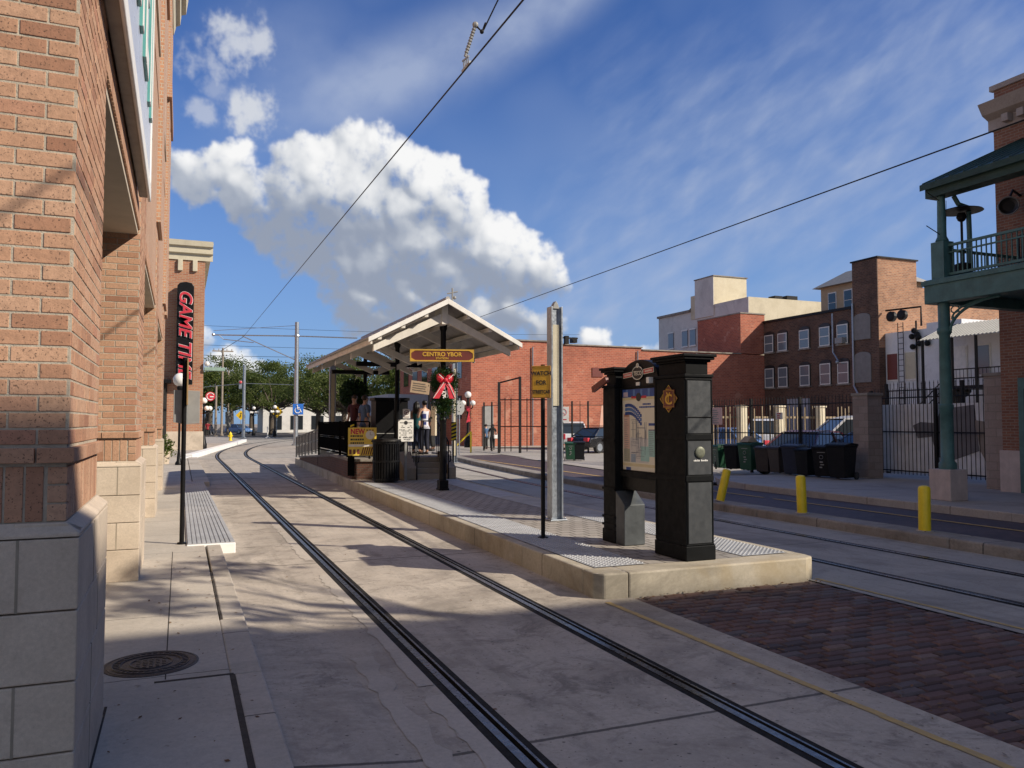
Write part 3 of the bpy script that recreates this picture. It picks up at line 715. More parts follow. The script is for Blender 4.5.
def mq(ya,yb,za,zb,mi,d): m.box(MX-d,MX-d+.0008,my0+(1-yb)*(my1-my0),my0+(1-ya)*(my1-my0),mz0+za*(mz1-mz0),mz0+zb*(mz1-mz0),mi)   # ya from the left as seen
mq(0,1,0,1,0,.001); mq(0,1,.90,1,1,.002); mq(0,1,.865,.899,6,.002); mq(0,1,.05,.085,6,.002); mq(.1,.25,.0,.035,1,.002)
q=random.Random(2)
for k in range(9): mq(.0+k*.11,.06+k*.11,.905+.0*k,.995,7,.0025) if k%2 else None
mq(.03,.17,.91,.965,8,.003)
mq(.04,.22,.10,.70,3,.0025); mq(.05,.21,.66,.69,9,.003); mq(.04,.22,.10,.26,10,.003)
mq(.78,.97,.18,.50,2,.0025); mq(.79,.96,.55,.58,1,.003); mq(.79,.96,.49,.505,5,.003)
mq(.22,.78,.10,.40,4,.0022); mq(.55,.80,.12,.30,2,.0024); mq(.26,.40,.10,.2,11,.0026)
for k in range(26):
    a=q.uniform(.27,.72); h0=q.uniform(.12,.4); mq(a,a+.006,h0,h0+q.uniform(.1,.3),5,.0032)
for k in range(26):
    z=q.uniform(.14,.64); a=q.uniform(.25,.5); mq(a,a+q.uniform(.1,.25),z,z+.004,5,.0033)
for k in range(22): 
    z=.12+k*.024; mq(.06,.06+q.uniform(.08,.14),z,z+.006,5,.0034)
for k in range(14):
    z=.2+k*.022; mq(.80,.80+q.uniform(.08,.15),z,z+.006,5,.0034)
for k,(a,b_) in enumerate(((.62,.85),(.52,.95))): 
    x=a
    while x<b_: w=q.uniform(.02,.05); mq(x,x+w,.80-k*.035,.82-k*.035,1,.003); x+=w+.008
# sweeping blue ribbon of the three car swoosh
for k in range(3):
    for i in range(12):
        t=i/12; ya=.08+t*.5; z=.80-k*.05-.16*t*t+.02*math.sin(t*3); mq(ya,ya+.05,z-.02,z+.018,1 if k!=1 else 7,.0031+k*.0002)
m.build('map_sheet',[PAPER,MBLUE,MTEAL,MPINK,mat('map_land',(.60,.58,.55),.5,0,.1,9),MGREY,mat('map_sand',(.66,.57,.34),.5,0,.1,9),mat('map_midblue',(.10,.20,.45),.5,0,.1,9),mat('map_flag',(.5,.42,.5),.5),mat('map_rust',(.5,.25,.16),.5),mat('map_olive',(.42,.40,.28),.5),mat('map_water',(.30,.38,.48),.5)],mp)
def roundel(cx,cy,cz,r,par,txt=True,wy=1.0):
    Mx=Matrix.Translation((cx,cy,cz))@Matrix.Diagonal((1,wy,1,1))@Matrix.Rotation(-PI/2,4,'Y')
    m=MB(); m.lathe([(r,0),(r,.006)],(0,0,0),28,M=Mx); o=m.build('roundel',INK,par)
    if txt: m=MB(); m.tube([(cx-.008,cy+r*wy*.95*math.cos(a*PI/18),cz+r*.95*math.sin(a*PI/18)) for a in range(36)],.006,5,closed=True); m.build('ring',PAPER,o)
    return o
L=roundel(5.088,8.31,2.34,.082,mp,True,1.55)
def banner(cx,cy,cz,w,h,sg,par,tilt):
    m=MB(); Mb=Matrix.Translation((cx,cy,cz))@Matrix.Rotation(tilt,4,'X')
    m.box(-.004,.004,-w/2,w/2,-h/2,h/2,M=Mb); o=m.build('banner',PAPER,par)
    m=MB(); m.box(-.006,-.004,-w/2+.008,w/2-.008,-h/2+.008,h/2-.008,M=Mb); m.build('banner_face',REDP,o)
    m=MB(); y=-w/2+.03
    while y<w/2-.03: m.box(-.0075,-.006,y,y+.012,-.012,.012,M=Mb); y+=.02
    m.build('banner_text',PAPER,o)
banner(5.09,8.31-.235,2.355,.22,.062,-1,mp,-.06); banner(5.09,8.31+.235,2.325,.22,.062,1,mp,-.06)
text('logo_text','TECO',.07,(5.0815,8.31,2.335),FACE_W,PAPER,mp,.001,1.0,bold=.001)
m=MB(); m.lathe([(.028,0),(.028,.006)],(0,0,0),20,M=Matrix.Translation((5.084,8.31,2.43))@Matrix.Rotation(-PI/2,4,'Y')); o=m.build('lantern_mark',PAPER,mp); m=MB(); m.box(5.0765,5.078,8.305,8.315,2.415,2.445); m.build('numeral',INK,o)
m=MB(); m.box(5.088,5.099,8.28,8.36,2.19,2.23); m.build('notice',WHITE,mp)
L=roundel(5.094,8.31,2.05,.05,mp,txt=False); m=MB(); m.box(5.0955,5.0965,8.31-.17,8.31-.055,2.035,2.065); m.box(5.0955,5.0965,8.31+.055,8.31+.17,2.035,2.065); m.build('map_logo',REDP,mp)
m=MB(); m.prism([(8.75,2.25),(9.12,2.13),(9.15,2.20),(8.78,2.32)],'x',4.90,4.94); m.build('side_flag',MAROON,p2)
m=MB(); m.box(5.0,5.06,7.93,7.99,2.2,2.27); m.build('lamp_box',WHITE,mp,.005)

# galvanised H posts
def hpost(loc,h,label,cream):
    t=thing('steel_column',label,'steel column',loc,'galvanised steel columns along the platform'); x,y,z=loc
    m=MB(); 
    for sx in(-1,1): m.box(x+sx*.085-.012,x+sx*.085+.012,y-.085,y+.085,z+.02,z+h)
    m.box(x-.073,x+.073,y-.03,y+.05,z+.02,z+h-.03); m.box(x-.14,x+.14,y-.14,y+.14,z,z+.02)
    for a in(-1,1):
        for b_ in(-1,1): m.cyl((x+a*.115,y+b_*.115,z+.02),(x+a*.115,y+b_*.115,z+.05),.014,n=6)
    m.build('shaft',STEEL,t,.004)
    m=MB(); m.box(x-.055,x+.055,y-.05,y-.031,z+cream,z+h-.28); m.box(x+.02,x+.03,y-.056,y-.05,z+cream,z+h-.28); m.build('light_strip',CREAM,t)
    m=MB(); m.prism([(x-.06,z+h-.03),(x+.06,z+h-.03),(x+.03,z+h+.05),(x,z+h+.09),(x-.03,z+h+.05)],'y',y-.05,y+.05); m.build('cap',GREYS,t,.004)
hpost((5.34,11.15,PF),3.28,'tall steel column right behind the amber watch for streetcar sign',1.75)
hpost((4.45,25.6,.8),2.75,'pale steel column rising behind the wheelchair ramp railing',0.1)
hpost((10.85,32.6,.02),4.3,'steel column just right of the wreath, before the globe lamp',.3)
# amber sign
ws=thing('warning_sign','amber sign on a black pole warning about the streetcar','sign',(4.37,9.49,PF))
m=MB(); m.cyl((4.37,9.49,PF),(4.37,9.49,2.5),.028,n=12); m.lathe([(.07,0),(.07,.015),(.03,.03)],(4.37,9.49,PF),12); m.build('post',BLACK,ws,0,'auto')
Wm=Matrix.Translation((4.33,9.455,2.27))@Matrix.Rotation(-.62,4,'Z')
m=MB(); m.box(-.125,.125,-.004,.004,-.21,.21,M=Wm); b=m.build('sign_plate',YSIGN,ws,.003)
m=MB(); m.tube([Wm@Vector((a,-.006,c_)) for a,c_ in((-.115,-.2),(.115,-.2),(.115,.2),(-.115,.2))],.004,4,closed=True); m.build('border',MAROON,b)
Fr=face(-.62)
for k,(tx,sz) in enumerate((('WATCH',.075),('FOR',.075),('STREETCAR',.062))):
    text('lettering',tx,sz,Wm@Vector((0,-.006,.11-.12*k)),Fr,INK,b,.001,.72 if k==2 else .95,bold=.002)

# shelter
SH=thing('station_shelter','white timber gabled platform shelter roof on black columns','shelter',(5.39,17.0,PF))
RX,RZ=5.30,4.37; YF,YB=16.4,25.2; XL,XR,EZ=3.62,6.98,3.50
def slope(sd):
    xe=XL if sd<0 else XR
    d=Vector((xe-RX,0,EZ-RZ)); n_=Vector((-d.z,0,d.x)).normalized(); n_=n_ if n_.z>0 else -n_
    return d,n_
m=MB()
for sd in(-1,1):
    d,n_=slope(sd); a=Vector((RX,0,RZ)); b=a+d*1.02
    m.prism([(a.x,a.z),(b.x,b.z),(b.x+n_.x*.03,b.z+n_.z*.03),(a.x,a.z+.035)],'y',YF,YB)
    k=int(d.length/.2)
    for i in range(1,k+1):
        c=a+d*(i/k)*.97+n_*.034; m.cyl((c.x,YF,c.z),(c.x,YB,c.z),.012,n=5)
m.cyl((RX,YF,RZ+.045),(RX,YB,RZ+.045),.05,n=8); m.build('roof',ROOFT,SH)
m=MB()
for sd in(-1,1):
    d,n_=slope(sd); a=Vector((RX,0,RZ)); b=a+d*1.03
    for yy in(YF-.05,YB+.01): m=MB(); m.prism([(a.x,a.z-.075),(b.x,b.z-.07),(b.x,b.z+.03),(a.x,a.z+.04)],'y',yy,yy+.045); m.build('fascia',WHITE,SH,.004)
m=MB()
for sd in(-1,1):
    d,n_=slope(sd); xe=RX+d.x; 
    m.box(min(xe,xe-sd*.04),max(xe,xe-sd*.04),YF,YB,EZ-.13,EZ-.012)
    for fr in(.3,.6,.9):                                            # purlins run under the roof
        c=Vector((RX,0,RZ))+d*fr-n_*.06; m.box(c.x-.04,c.x+.04,YF+.0,YB-.02,c.z-.06,c.z+.03)
m.build('purlin',WROOF,SH)
m=MB()
for yy in(YF+.24,YF+2.6,YF+4.7,YF+6.8,YB-.3):
    for sd in(-1,1):
        d,n_=slope(sd); a=Vector((RX,0,RZ-.20)); b=a+d*.93
        m=MB(); m.prism([(a.x,a.z-.22),(b.x,b.z-.12),(b.x,b.z+.02),(a.x,a.z-.02)],'y',yy,yy+.12); m.build('rafter',WROOF,SH,.004)
for yy in(YF+.24,YF+2.6,YF+4.7,YF+6.8,YB-.3):
    for sd in(-1,1):
        if yy<YF+1: continue
        m=MB(); m.prism([(RX+sd*.09,3.3),(RX+sd*.09,3.15),(RX+sd*1.2,3.62),(RX+sd*1.2,3.78)],'y',yy+.02,yy+.10); m.build('brace',WROOF,SH)
m=MB(); m.box(RX-.07,RX+.07,YF+.20,YF+.75,3.88,4.31); m.build('king_post',WROOF,SH,.004)
def column(x,y,z0,z1,par):
    m=MB(); m.box(x-.10,x+.10,y-.10,y+.10,z0,z0+.22); m.box(x-.115,x+.115,y-.115,y+.115,z0,z0+.04)
    m.lathe([(.085,z0+.22),(.078,z0+.3),(.072,z0+1.5),(.085,z0+1.53),(.085,z0+1.57),(.06,z0+1.6),(.062,z1-.25),(.085,z1-.2),(.085,z1-.16),(.10,z1-.05),(.12,z1)],(x,y,0),16)
    return m.build('column',BLACK,par,0,'auto')
column(5.39,17.0,PF,4.02,SH); column(5.42,21.2,.8,4.0,SH); column(5.34,24.9,.8,4.0,SH)
m=MB()
for yy in(21.2,24.9): m=MB(); m.box(4.3,6.1,yy-.05,yy+.05,3.24,3.36); m.build('cross_beam',BLACK,SH)
m=MB(); m.cyl((5.5,YF+.3,RZ),(5.5,YF+.3,RZ+.33),.018,n=8); m.cyl((5.38,YF+.3,RZ+.2),(5.62,YF+.3,RZ+.26),.014,n=8); m.ball((5.55,YF+.3,RZ+.12),.04,8,6); m.build('roof_bracket',GREYS,SH)
# station name sign
st=thing('station_sign','maroon and gold station name board hung across the front column','sign',(5.37,16.86,3.1))
SM=Matrix.Translation((5.30,16.80,3.21))@Matrix.Rotation(-.28,4,'Z')
m=MB(); m.box(-.70,.70,-.025,.025,-.135,.135,M=SM); o=m.build('board',MAROON,st,.006)
m=MB()
for a,b_,c_,d_ in((-.70,.70,.105,.135),(-.70,.70,-.135,-.105),(-.70,-.675,-.1049,.1049),(.675,.70,-.1049,.1049)): m.box(a,b_,-.034,-.0255,c_,d_,M=SM)
for sx in(-1,1):
    for sz in(-1,1): m.prism([(sx*.675,sz*.105),(sx*.59,sz*.105),(sx*.675,sz*.05)],'y',-.034,-.0255,M=SM)
m.build('gold_frame',GOLD,o)
text('lettering','CENTRO YBOR',.125,SM@Vector((0,-.03,.022)),face(-.28),GOLD,o,.002,1.0,bold=.004); text('lettering','STATION',.06,SM@Vector((0,-.03,-.065)),face(-.28),GOLD,o,.002,1.1,bold=.002)
# wreath with bow
wr=thing('wreath','green Christmas wreath with a red bow on the front shelter column','wreath',(5.37,16.85,2.6))
def needles(c,R0,r,nn,seed,ring=True,sz=.06):
    q=random.Random(seed); m=MB()
    for i in range(nn):
        if ring: a=q.uniform(0,2*PI); b0=Vector(c)+Vector((R0*math.cos(a),0,R0*math.sin(a)))
        else: b0=Vector(c)+Vector((q.gauss(0,R0),q.gauss(0,.05),q.gauss(0,R0*1.2)))
        p=b0+Vector((q.gauss(0,r),q.gauss(0,r),q.gauss(0,r)))*.6; d=Vector((q.gauss(0,1),q.gauss(0,1),q.gauss(0,1))).normalized()*sz; w=d.cross(Vector((q.random(),q.random(),q.random()))).normalized()*sz*.22
        m._add([p-w,p+d,p+w],[(0,1,2)],0,q.random())
    return m
needles((5.37,16.86,2.64),.22,.09,2200,1).build('foliage',FIR,wr)
needles((5.39,16.88,2.14),.10,.10,1300,2,False).build('garland',FIR,wr)
m=MB(); B0=Vector((5.33,16.68,2.66))
for sd in(-1,1):
    pts=[B0+Vector((sd*x_,-.03*abs(math.sin(x_*20)),z_)) for x_,z_ in((0,0),(.06,.10),(.13,.15),(.18,.12),(.17,.02),(.11,-.06),(.04,-.05),(0,0))]
    for i in range(len(pts)-1):
        a,b_=pts[i],pts[i+1]; m._add([a+Vector((0,-.06,0)),a+Vector((0,.06,0)),b_+Vector((0,.06,0)),b_+Vector((0,-.06,0))],[(0,1,2,3)])
    m._add([p+Vector((0,0,0)) for p in pts[:-1]],[tuple(range(len(pts)-1))]); m.ball(B0+Vector((sd*.10,-.01,.04)),.085,10,8,(1.1,.6,1))
    tl=[B0+Vector((sd*.02,-.04,-.02)),B0+Vector((sd*.10,-.07,-.18)),B0+Vector((sd*(.22 if sd<0 else .16),-.05,-.40))]
    for i in range(2):
        a,b_=tl[i],tl[i+1]; w0,w1=.045+.02*i,.065+.01*i; m._add([a+Vector((-w0,0,0)),a+Vector((w0,0,0)),b_+Vector((w1,0,0)),b_+Vector((-w1,0,0)),a+Vector((-w0,.01,0)),a+Vector((w0,.01,0)),b_+Vector((w1,.01,0)),b_+Vector((-w1,.01,0))],[(0,1,2,3),(4,5,6,7),(0,3,7,4),(1,2,6,5)])
m.ball(B0+Vector((0,-.06,0)),.05,10,8); bw=m.build('bow',REDR,wr)
m=MB()
for sd in(-1,1):
    m.tube([B0+Vector((sd*.16,-.085,.12)),B0+Vector((sd*.06,-.09,.03))],.008,5); m.tube([B0+Vector((sd*.05,-.085,-.05)),B0+Vector((sd*(.28 if sd<0 else .215),-.06,-.39))],.008,5)
m.build('bow_trim',WHITE,bw)
m=MB(); S0=Vector((5.36,16.66,2.40))
for k in range(6):
    a=k*PI/3; d=Vector((math.cos(a),0,math.sin(a))); m.cyl(S0,S0+d*.15,.016,n=6)
    for sg_ in(-1,1):
        e=Vector((math.cos(a+sg_*.8),0,math.sin(a+sg_*.8))); m.cyl(S0+d*.07,S0+d*.07+e*.06,.012,n=5)
m.build('snowflake',WHITE,wr)
fs=thing('side_sign','narrow cream edged sign panel on the front shelter column','sign',(5.2,17.0,1.6))
m=MB(); m.box(5.16,5.20,16.85,17.15,1.45,2.1); m.build('panel',CPOST,fs,.005); m=MB(); m.box(5.2,5.33,16.97,17.03,1.55,1.6); m.box(5.2,5.33,16.97,17.03,1.95,2.0); m.build('bracket',BLACK,fs)

# high block platform, stairs, ramp
HP=.8
s=MB(); s.box(4.75,7.0,21.3,30,-.02,HP); struct(s,'high_platform',MEDC,.01)
CHEEK=concrete('stair_cheek',(.30,.25,.19),(.38,.32,.25),0,.5)
sr=thing('platform_stairs','concrete steps up to the raised boarding platform','stairs',(5.9,20.4,PF))
m=MB()
for k in range(4): m.box(5.74,6.58,20.3+.26*k,21.299,PF-.02 if k==0 else PF+.1375*k,PF+.1375*(k+1)-(.001 if k==3 else 0))
m.build('steps',CHEEK,sr,.012)
m=MB()
for x,wd in((5.36,.37),(6.59,.2)): m=MB(); m.prism([(20.25,PF),(21.298,PF),(21.298,.95),(20.95,.95),(20.25,.55)],'x',x,x+wd); m.build('cheek_wall',CHEEK,sr,.01)
def rail_(x,par):
    m=MB(); P=[(x,20.2,PF),(x,20.2,1.22),(x,21.25,1.78),(x,22.6,1.78),(x,22.6,.8)]; m.tube(P,.022,8); 
    m.tube([(x,20.2,1.0),(x,20.05,.98),(x,20.0,.85),(x,20.05,.72),(x,20.2,.70)],.016,8)
    for k in range(1,8): y=20.2+k*.15; m.cyl((x,y,PF+.1+max(0,(y-20.3))*.53),(x,y,1.22+(y-20.2)*.53),.01,n=5)
    m.build('handrail',BLACK,par)
rail_(5.70,sr); rail_(6.56,sr)
rw=thing('ramp_wall','low dark brick retaining wall of the wheelchair ramp','wall',(4.2,20.9,PF))
m=MB(); m.prism([(4.17,21.3),(4.17,21.0),(5.30,20.72),(5.30,21.29),(4.74,21.31),(4.74,24.5),(4.26,24.5)],'z',PF-.01,.71); m._add([(4.26,24.501,.2),(4.74,24.501,.2),(4.85,33,.2),(4.46,33,.2),(4.26,24.501,.71),(4.74,24.501,.71),(4.85,33,.32),(4.46,33,.32)],[(3,2,1,0),(4,5,6,7),(0,1,5,4),(1,2,6,5),(2,3,7,6),(3,0,4,7)]); w=m.build('brick_face',WALLLOW,rw)
m=MB(); m.prism([(4.14,21.3),(4.14,20.96),(5.305,20.67),(5.305,21.295),(4.745,21.3),(4.745,24.5),(4.235,24.5)],'z',.711,.78); m._add([(4.235,24.501,.711),(4.745,24.501,.711),(4.86,33.05,.321),(4.44,33.05,.321),(4.235,24.501,.78),(4.745,24.501,.78),(4.86,33.05,.39),(4.44,33.05,.39)],[(3,2,1,0),(4,5,6,7),(0,1,5,4),(1,2,6,5),(2,3,7,6),(3,0,4,7)]); m.build('coping',MEDC,rw,.01)
# ramp railing panels
rp=thing('ramp_railing','grey panel railing along the wheelchair ramp','railing',(4.5,27,.78))
m=MB()
n_=7
def rpt(k): f=k/n_; return 4.40+.05*f,27.7+6.2*f,.72-.40*f
for k in range(n_+1):
    x,y,z=rpt(k); m.box(x-.03,x+.03,y-.03,y+.03,z-.02,z+.82)
for k in range(n_):
    (x,y,z),(x2,y2,z2)=rpt(k),rpt(k+1)
    for za,zb,th in((.77,.82,.025),(.42,.45,.02),(.06,.09,.02)): m.prism([(y,z+za),(y2,z2+za),(y2,z2+zb),(y,z+zb)],'x',x-th,x+th)
    for za,zb in((.11,.40),(.47,.75)): m.prism([(y+.04,z+za),(y2-.04,z2+za),(y2-.04,z2+zb),(y+.04,z+zb)],'x',x-.008,x+.008)
m.build('panel',mat('railing_grey',(.09,.10,.105),.5,.3,.25,6),rp)
bx=thing('lift_gate','black wheelchair lift gate panels with yellow hazard stripes','gate',(4.1,22,.78))
m=MB()
for k,(x,y) in enumerate(((4.2,21.15),(4.25,22.0),(4.32,23.5),(4.36,27.6))):
    m.box(x-.03,x+.03,y-.03,y+.03,.3,1.78)
for (xa,ya,xb,yb) in((4.2,21.15,4.25,22.0),(4.25,22.0,4.32,23.5),(4.32,23.5,4.36,27.6)):
    for z in(.85,1.3,1.74): m.tube([(xa,ya,z),(xb,yb,z)],.022,6)
    m.quad((xa,ya,.9),(xb,yb,.9),(xb,yb,1.27),(xa,ya,1.27)); m.quad((xa,ya,1.33),(xb,yb,1.33),(xb,yb,1.72),(xa,ya,1.72))
m.box(3.98,4.30,21.04,21.1,1.0,1.75); m.box(4.05,4.22,20.90,20.95,.35,.86)
m.tube([(3.99,21.0,1.0),(4.6,20.93,1.0)],.02,6); m.tube([(4.62,20.95,.78),(4.62,20.95,1.75)],.025,6); m.tube([(3.99,21.05,1.76),(4.62,20.95,1.76)],.02,6); m.build('frame',mat('matte_black',(.008,.008,.008),.95,0,.2,10,spec=0),bx)
def hazard(loc,w,h,par):
    x,y,z=loc; m=MB(); m.box(x,x+w,y-.012,y,z,z+h,1); k=5
    for i in range(k):
        a=z+h*i/k; m._add([(x,y-.014,a),(x+w,y-.014,a+h*.1),(x+w,y-.014,a+h*.2),(x,y-.014,a+h*.1)],[(0,1,2,3)])
    m.build('hazard_stripe',[YELL,INK],par)
hazard((4.10,20.9,1.28),.10,.42,bx)
hz=thing('hazard_marker','yellow and black hazard marker board right of the front shelter column','marker',(6.85,20.6,PF))
m=MB(); m.cyl((6.83,20.62,PF),(6.83,20.62,1.75),.025,n=8); m.build('post',BLACK,hz); hazard((6.76,20.58,1.25),.14,.5,hz)
# NEW banner
nb=thing('banner','yellow banner headed NEW tied above the low brick wall','banner',(4.4,20.85,.8))
NM=Matrix.Translation((4.36,20.62,1.245))@Matrix.Rotation(-.15,4,'Z')
m=MB(); m.box(-.36,.36,-.006,.006,-.36,.36,M=NM); o=m.build('sheet',mat('banner_yellow',(.80,.58,.08),.45,0,.12,5),nb)
text('headline','NEW',.19,NM@Vector((-.12,-.008,.255)),face(-.15),REDP,o,.001,.82,bold=.008)
m=MB(); q=random.Random(8)
for k,z in enumerate((.14,.05,-.04)):
    x=-.3
    while x<.02: w_=q.uniform(.03,.06); m.box(x,x+w_,-.0085,-.007,z-.02,z+.025,M=NM); x+=w_+.012
m.build('printed_lines',INK,o)
m=MB(); m.box(-.35,.35,-.0085,-.007,-.13,-.07,M=NM); m.lathe([(.115,0),(.115,.002)],(0,0,0),20,M=NM@Matrix.Translation((.2,-.007,.17))@Matrix.Rotation(PI/2,4,'X')); m.build('clock_face',WHITE,o)
m=MB(); m.box(.196,.204,-.011,-.0095,.17,.25,M=NM); m.box(.2,.26,-.011,-.0095,.166,.174,M=NM)
for k in range(3): m.box(.10+k*.07,.15+k*.07,-.0085,-.007,.28,.31,M=NM)
for k in range(7): m.prism([(-.03+k*.055,-.34),(.0+k*.055,-.34),(.05+k*.055,-.15),(.02+k*.055,-.15)],'y',-.0085,-.007,M=NM)
for k in range(3): m.box(-.33+k*.1,-.27+k*.1,-.0085,-.007,-.32,-.2,M=NM)
m.build('artwork',MAROON,o)
# litter bin
lb=thing('litter_bin','black slatted steel litter bin beside the stairs','litter bin',(4.78,19.75,PF))
m=MB(); c=(4.78,19.75,PF); m.lathe([(.30,.03),(.30,.95)],c,20)
for k in range(30):
    a=k*2*PI/30; m.box(.315,.335,-.02,.02,.05,.98,M=Matrix.Translation(c)@Matrix.Rotation(a,4,'Z'))
for z in(.05,.5,.96): m.lathe([(.345,z),(.345,z+.05)],c,24)
m.build('body',BLACK,lb); m=MB(); m.lathe([(.35,1.0),(.37,1.02),(.36,1.06),(.2,1.09),(.15,1.06)],c,24); 
for k in range(28):
    a=k*2*PI/28; m.ball((c[0]+.36*math.cos(a),c[1]+.36*math.sin(a),PF+1.02),.018,6,4)
m.build('lid',IRON,lb,0,'auto')
# fare sign
fsn=thing('fare_sign','white printed fare sign on a post by the stairs','sign',(5.42,19.9,PF))
m=MB(); m.box(5.30,5.36,19.92,19.96,PF,2.10); m.build('post',GREYS,fsn)
def sheet(x0,x1,z0,z1,y,nm,par):
    m=MB(); m.box(x0,x1,y,y+.008,z0,z1); return m.build(nm,WHITE,par,.004)
o=sheet(5.12,5.52,1.25,1.81,19.90,'sign_plate',fsn); m=MB(); q=random.Random(6)
m.lathe([(.05,0),(.05,.002)],(0,0,0),16,M=Matrix.Translation((5.32,19.899,1.73))@Matrix.Rotation(PI/2,4,'X')); m.box(5.16,5.48,19.8972,19.8995,1.723,1.738)
for z in(1.65,1.61,1.55,1.52,1.47,1.42,1.37,1.35,1.31):
    x=5.15
    while x<5.48:
        w_=q.uniform(.02,.06); 
        if q.random()<.65: m.box(x,min(x+w_,5.49),19.8972,19.8995,z-.008,z+.008)
        x+=w_+.01
m.build('printed_lines',INK,o)
o=sheet(5.24,5.43,1.84,2.08,19.90,'small_plate',fsn); m=MB(); m.tube([(5.335+.06*math.cos(a*PI/10),19.898,1.99+.05*math.sin(a*PI/10)) for a in range(20)],.008,5,closed=True); m.box(5.27,5.40,19.896,19.8995,1.87,1.885); m.box(5.31,5.36,19.896,19.8995,1.97,2.0); m.build('symbol',MAROON,o)
# ticket cabinet
tc=thing('ticket_machine','tall black ticket machine cabinet on the raised platform','ticket machine',(5.39,22.3,HP))
m=MB(); m.box(5.02,5.94,22.0,22.6,HP,2.35); m.box(4.98,5.98,21.96,22.64,2.35,2.43); m.build('cabinet',BLACK,tc,.01)
m=MB(); m.box(5.54,5.9,21.985,22.0,1.5,2.2); m.box(5.59,5.74,21.985,22.0,1.1,1.35); d=m.build('door_panel',KIOSK,tc,.005); m=MB(); m.box(5.64,5.84,21.978,21.985,1.7,1.95); m.build('screen',GLASS,d)
m=MB(); m.box(5.04,5.92,21.985,22.0,1.42,1.44); m.build('strip',GREYS,tc)
# planter ball seen behind the men
tp=thing('potted_bush','dark round topiary bush hanging under the shelter roof','bush',(5.0,24.6,2.6))
q=random.Random(12); m=MB()
for i in range(1800):
    d=Vector((q.gauss(0,1),q.gauss(0,1),q.gauss(0,1))).normalized()*(.46*q.random()**.4); p=Vector((4.95,24.7,2.62))+d; u=Vector((q.gauss(0,1),q.gauss(0,1),q.gauss(0,1))).normalized()*.07; w_=u.cross(Vector((q.random(),.3,q.random()))).normalized()*.035
    m._add([p-u*.5,p+w_,p+u,p-w_],[(0,1,2,3)],0,q.random()*.4)
m.build('foliage',FIR,tp); m=MB(); m.cyl((4.95,24.7,2.9),(4.95,24.7,3.3),.012,n=6); m.lathe([(.14,2.2),(.22,2.42)],(4.95,24.7,0),12); m.build('basket',IRON,tp)
# shelter lamps: stop sign back etc. on the right kerb
# ------------------------------------------------------------------ right street
s=MB()
MX0=lambda y: RCx(y)+1.66
s._add([],[])
yy=[-8,0,4,8,12,15,18,22,26,30,36,42]
for a,b in zip(yy,yy[1:]): s._add([(MX0(a),a,-.05),(MX0(a)+.5,a,-.05),(MX0(b)+.5,b,-.05),(MX0(b),b,-.05),(MX0(a),a,.15),(MX0(a)+.5,a,.15),(MX0(b)+.5,b,.15),(MX0(b),b,.15)],[(4,5,6,7),(0,1,5,4),(1,2,6,5),(2,3,7,6),(3,0,4,7)])
struct(s,'median_kerb',MEDC,.03)
s=MB(); strip(s,10.2,13.62,-12,19,-.006,31); s.quad((10.2,19,-.006),(15.6,19,-.006),(24,56,-.006),(13,56,-.006)); struct(s,'brick_street',STREETB)
s=MB(); wline(12.5,-8,12.55,22,.11,.003,90,.06); wline(12.55,22,12.9,40,.14,.003,50,.03); struct(s,'street_centre_line',mat('faded_street_line',(.50,.32,.11),.85,0,.35,12,.2,90,col2=(.30,.20,.09)))
s=MB(); s.prism([(13.6,-12),(22,-12),(22,19.6),(14.6,19.6),(14.1,18.8),(13.6,17)],'z',-.05,.15); struct(s,'right_sidewalk',WALK2,.02)
s=MB(); s.quad((14.6,19.6,.01),(60,19.6,.01),(70,62,.01),(17.5,62,.01)); s.quad((22,8,.008),(60,8,.008),(60,19.59,.008),(22,19.59,.008)); struct(s,'parking_lot',LOT)
s=MB(); s.quad((13.6,19.0,.02),(15.5,19.3,.02),(17.8,36,.02),(15.3,36,.02)); struct(s,'driveway_apron',WALK2)
for i,(y,lean,az) in enumerate(((13.45,.23,0),(11.13,-.03,0),(8.62,0.01,0))):
    t=thing('bollard',['leaning yellow steel bollard nearest the map kiosk','slightly tilted yellow steel bollard in the middle of the three','upright yellow steel bollard nearest the green balcony column'][i],'bollard',(10.14,y,.15),'yellow bollards on the median kerb')
    m=MB(); m.lathe([(.085,0),(.085,.62),(.07,.65),(.03,.665)],(0,0,0),16); m.build('post',YELL,t,0,'auto',local=True); m=MB(); m.lathe([(.12,0),(.12,.008),(.09,.012)],(0,0,0),16); m.build('collar',KERB,t,local=True)
    t.rotation_euler=(0,lean,-.4)
# balcony building
BB=thing('balcony_building','brick street building with green iron balcony at the right edge','building',(17.6,12.8,.15))
m=MB(); m.box(17.6,32,-7,12.8,1.1,8.6); m.box(17.62,32,-7,12.78,9.2,9.55); m.build('wall',RBB,BB)
m=MB(); m.box(17.55,32,-7,12.85,0,1.1); m.build('stone_base',PINKC,BB,.01)
m=MB(); m.prism([(17.62,8.6),(17.55,8.6),(17.55,8.85),(17.35,8.95),(17.2,9.2),(17.62,9.2)],'y',-7,12.9); m.box(17.6,32,-7,12.88,8.601,9.19)
y=-6.8
while y<12.6: m.box(17.36,17.54,y,y+.16,8.66,8.84); y+=.36
m.box(17.56,17.7,-7,12.86,9.55,9.68); m.build('cornice',concrete('cornice_stone',(.36,.31,.28),(.46,.40,.36),0,.4),BB,.01)
m=MB(); m.box(17.53,17.6,10.7,12.35,.15,2.75); d=m.build('door',GREENP,BB); m=MB(); 
for k in range(3): m.box(17.5,17.53,10.8+k*.5,11.2+k*.5,.4,2.5)
m.build('door_panel',DGREEN,d)
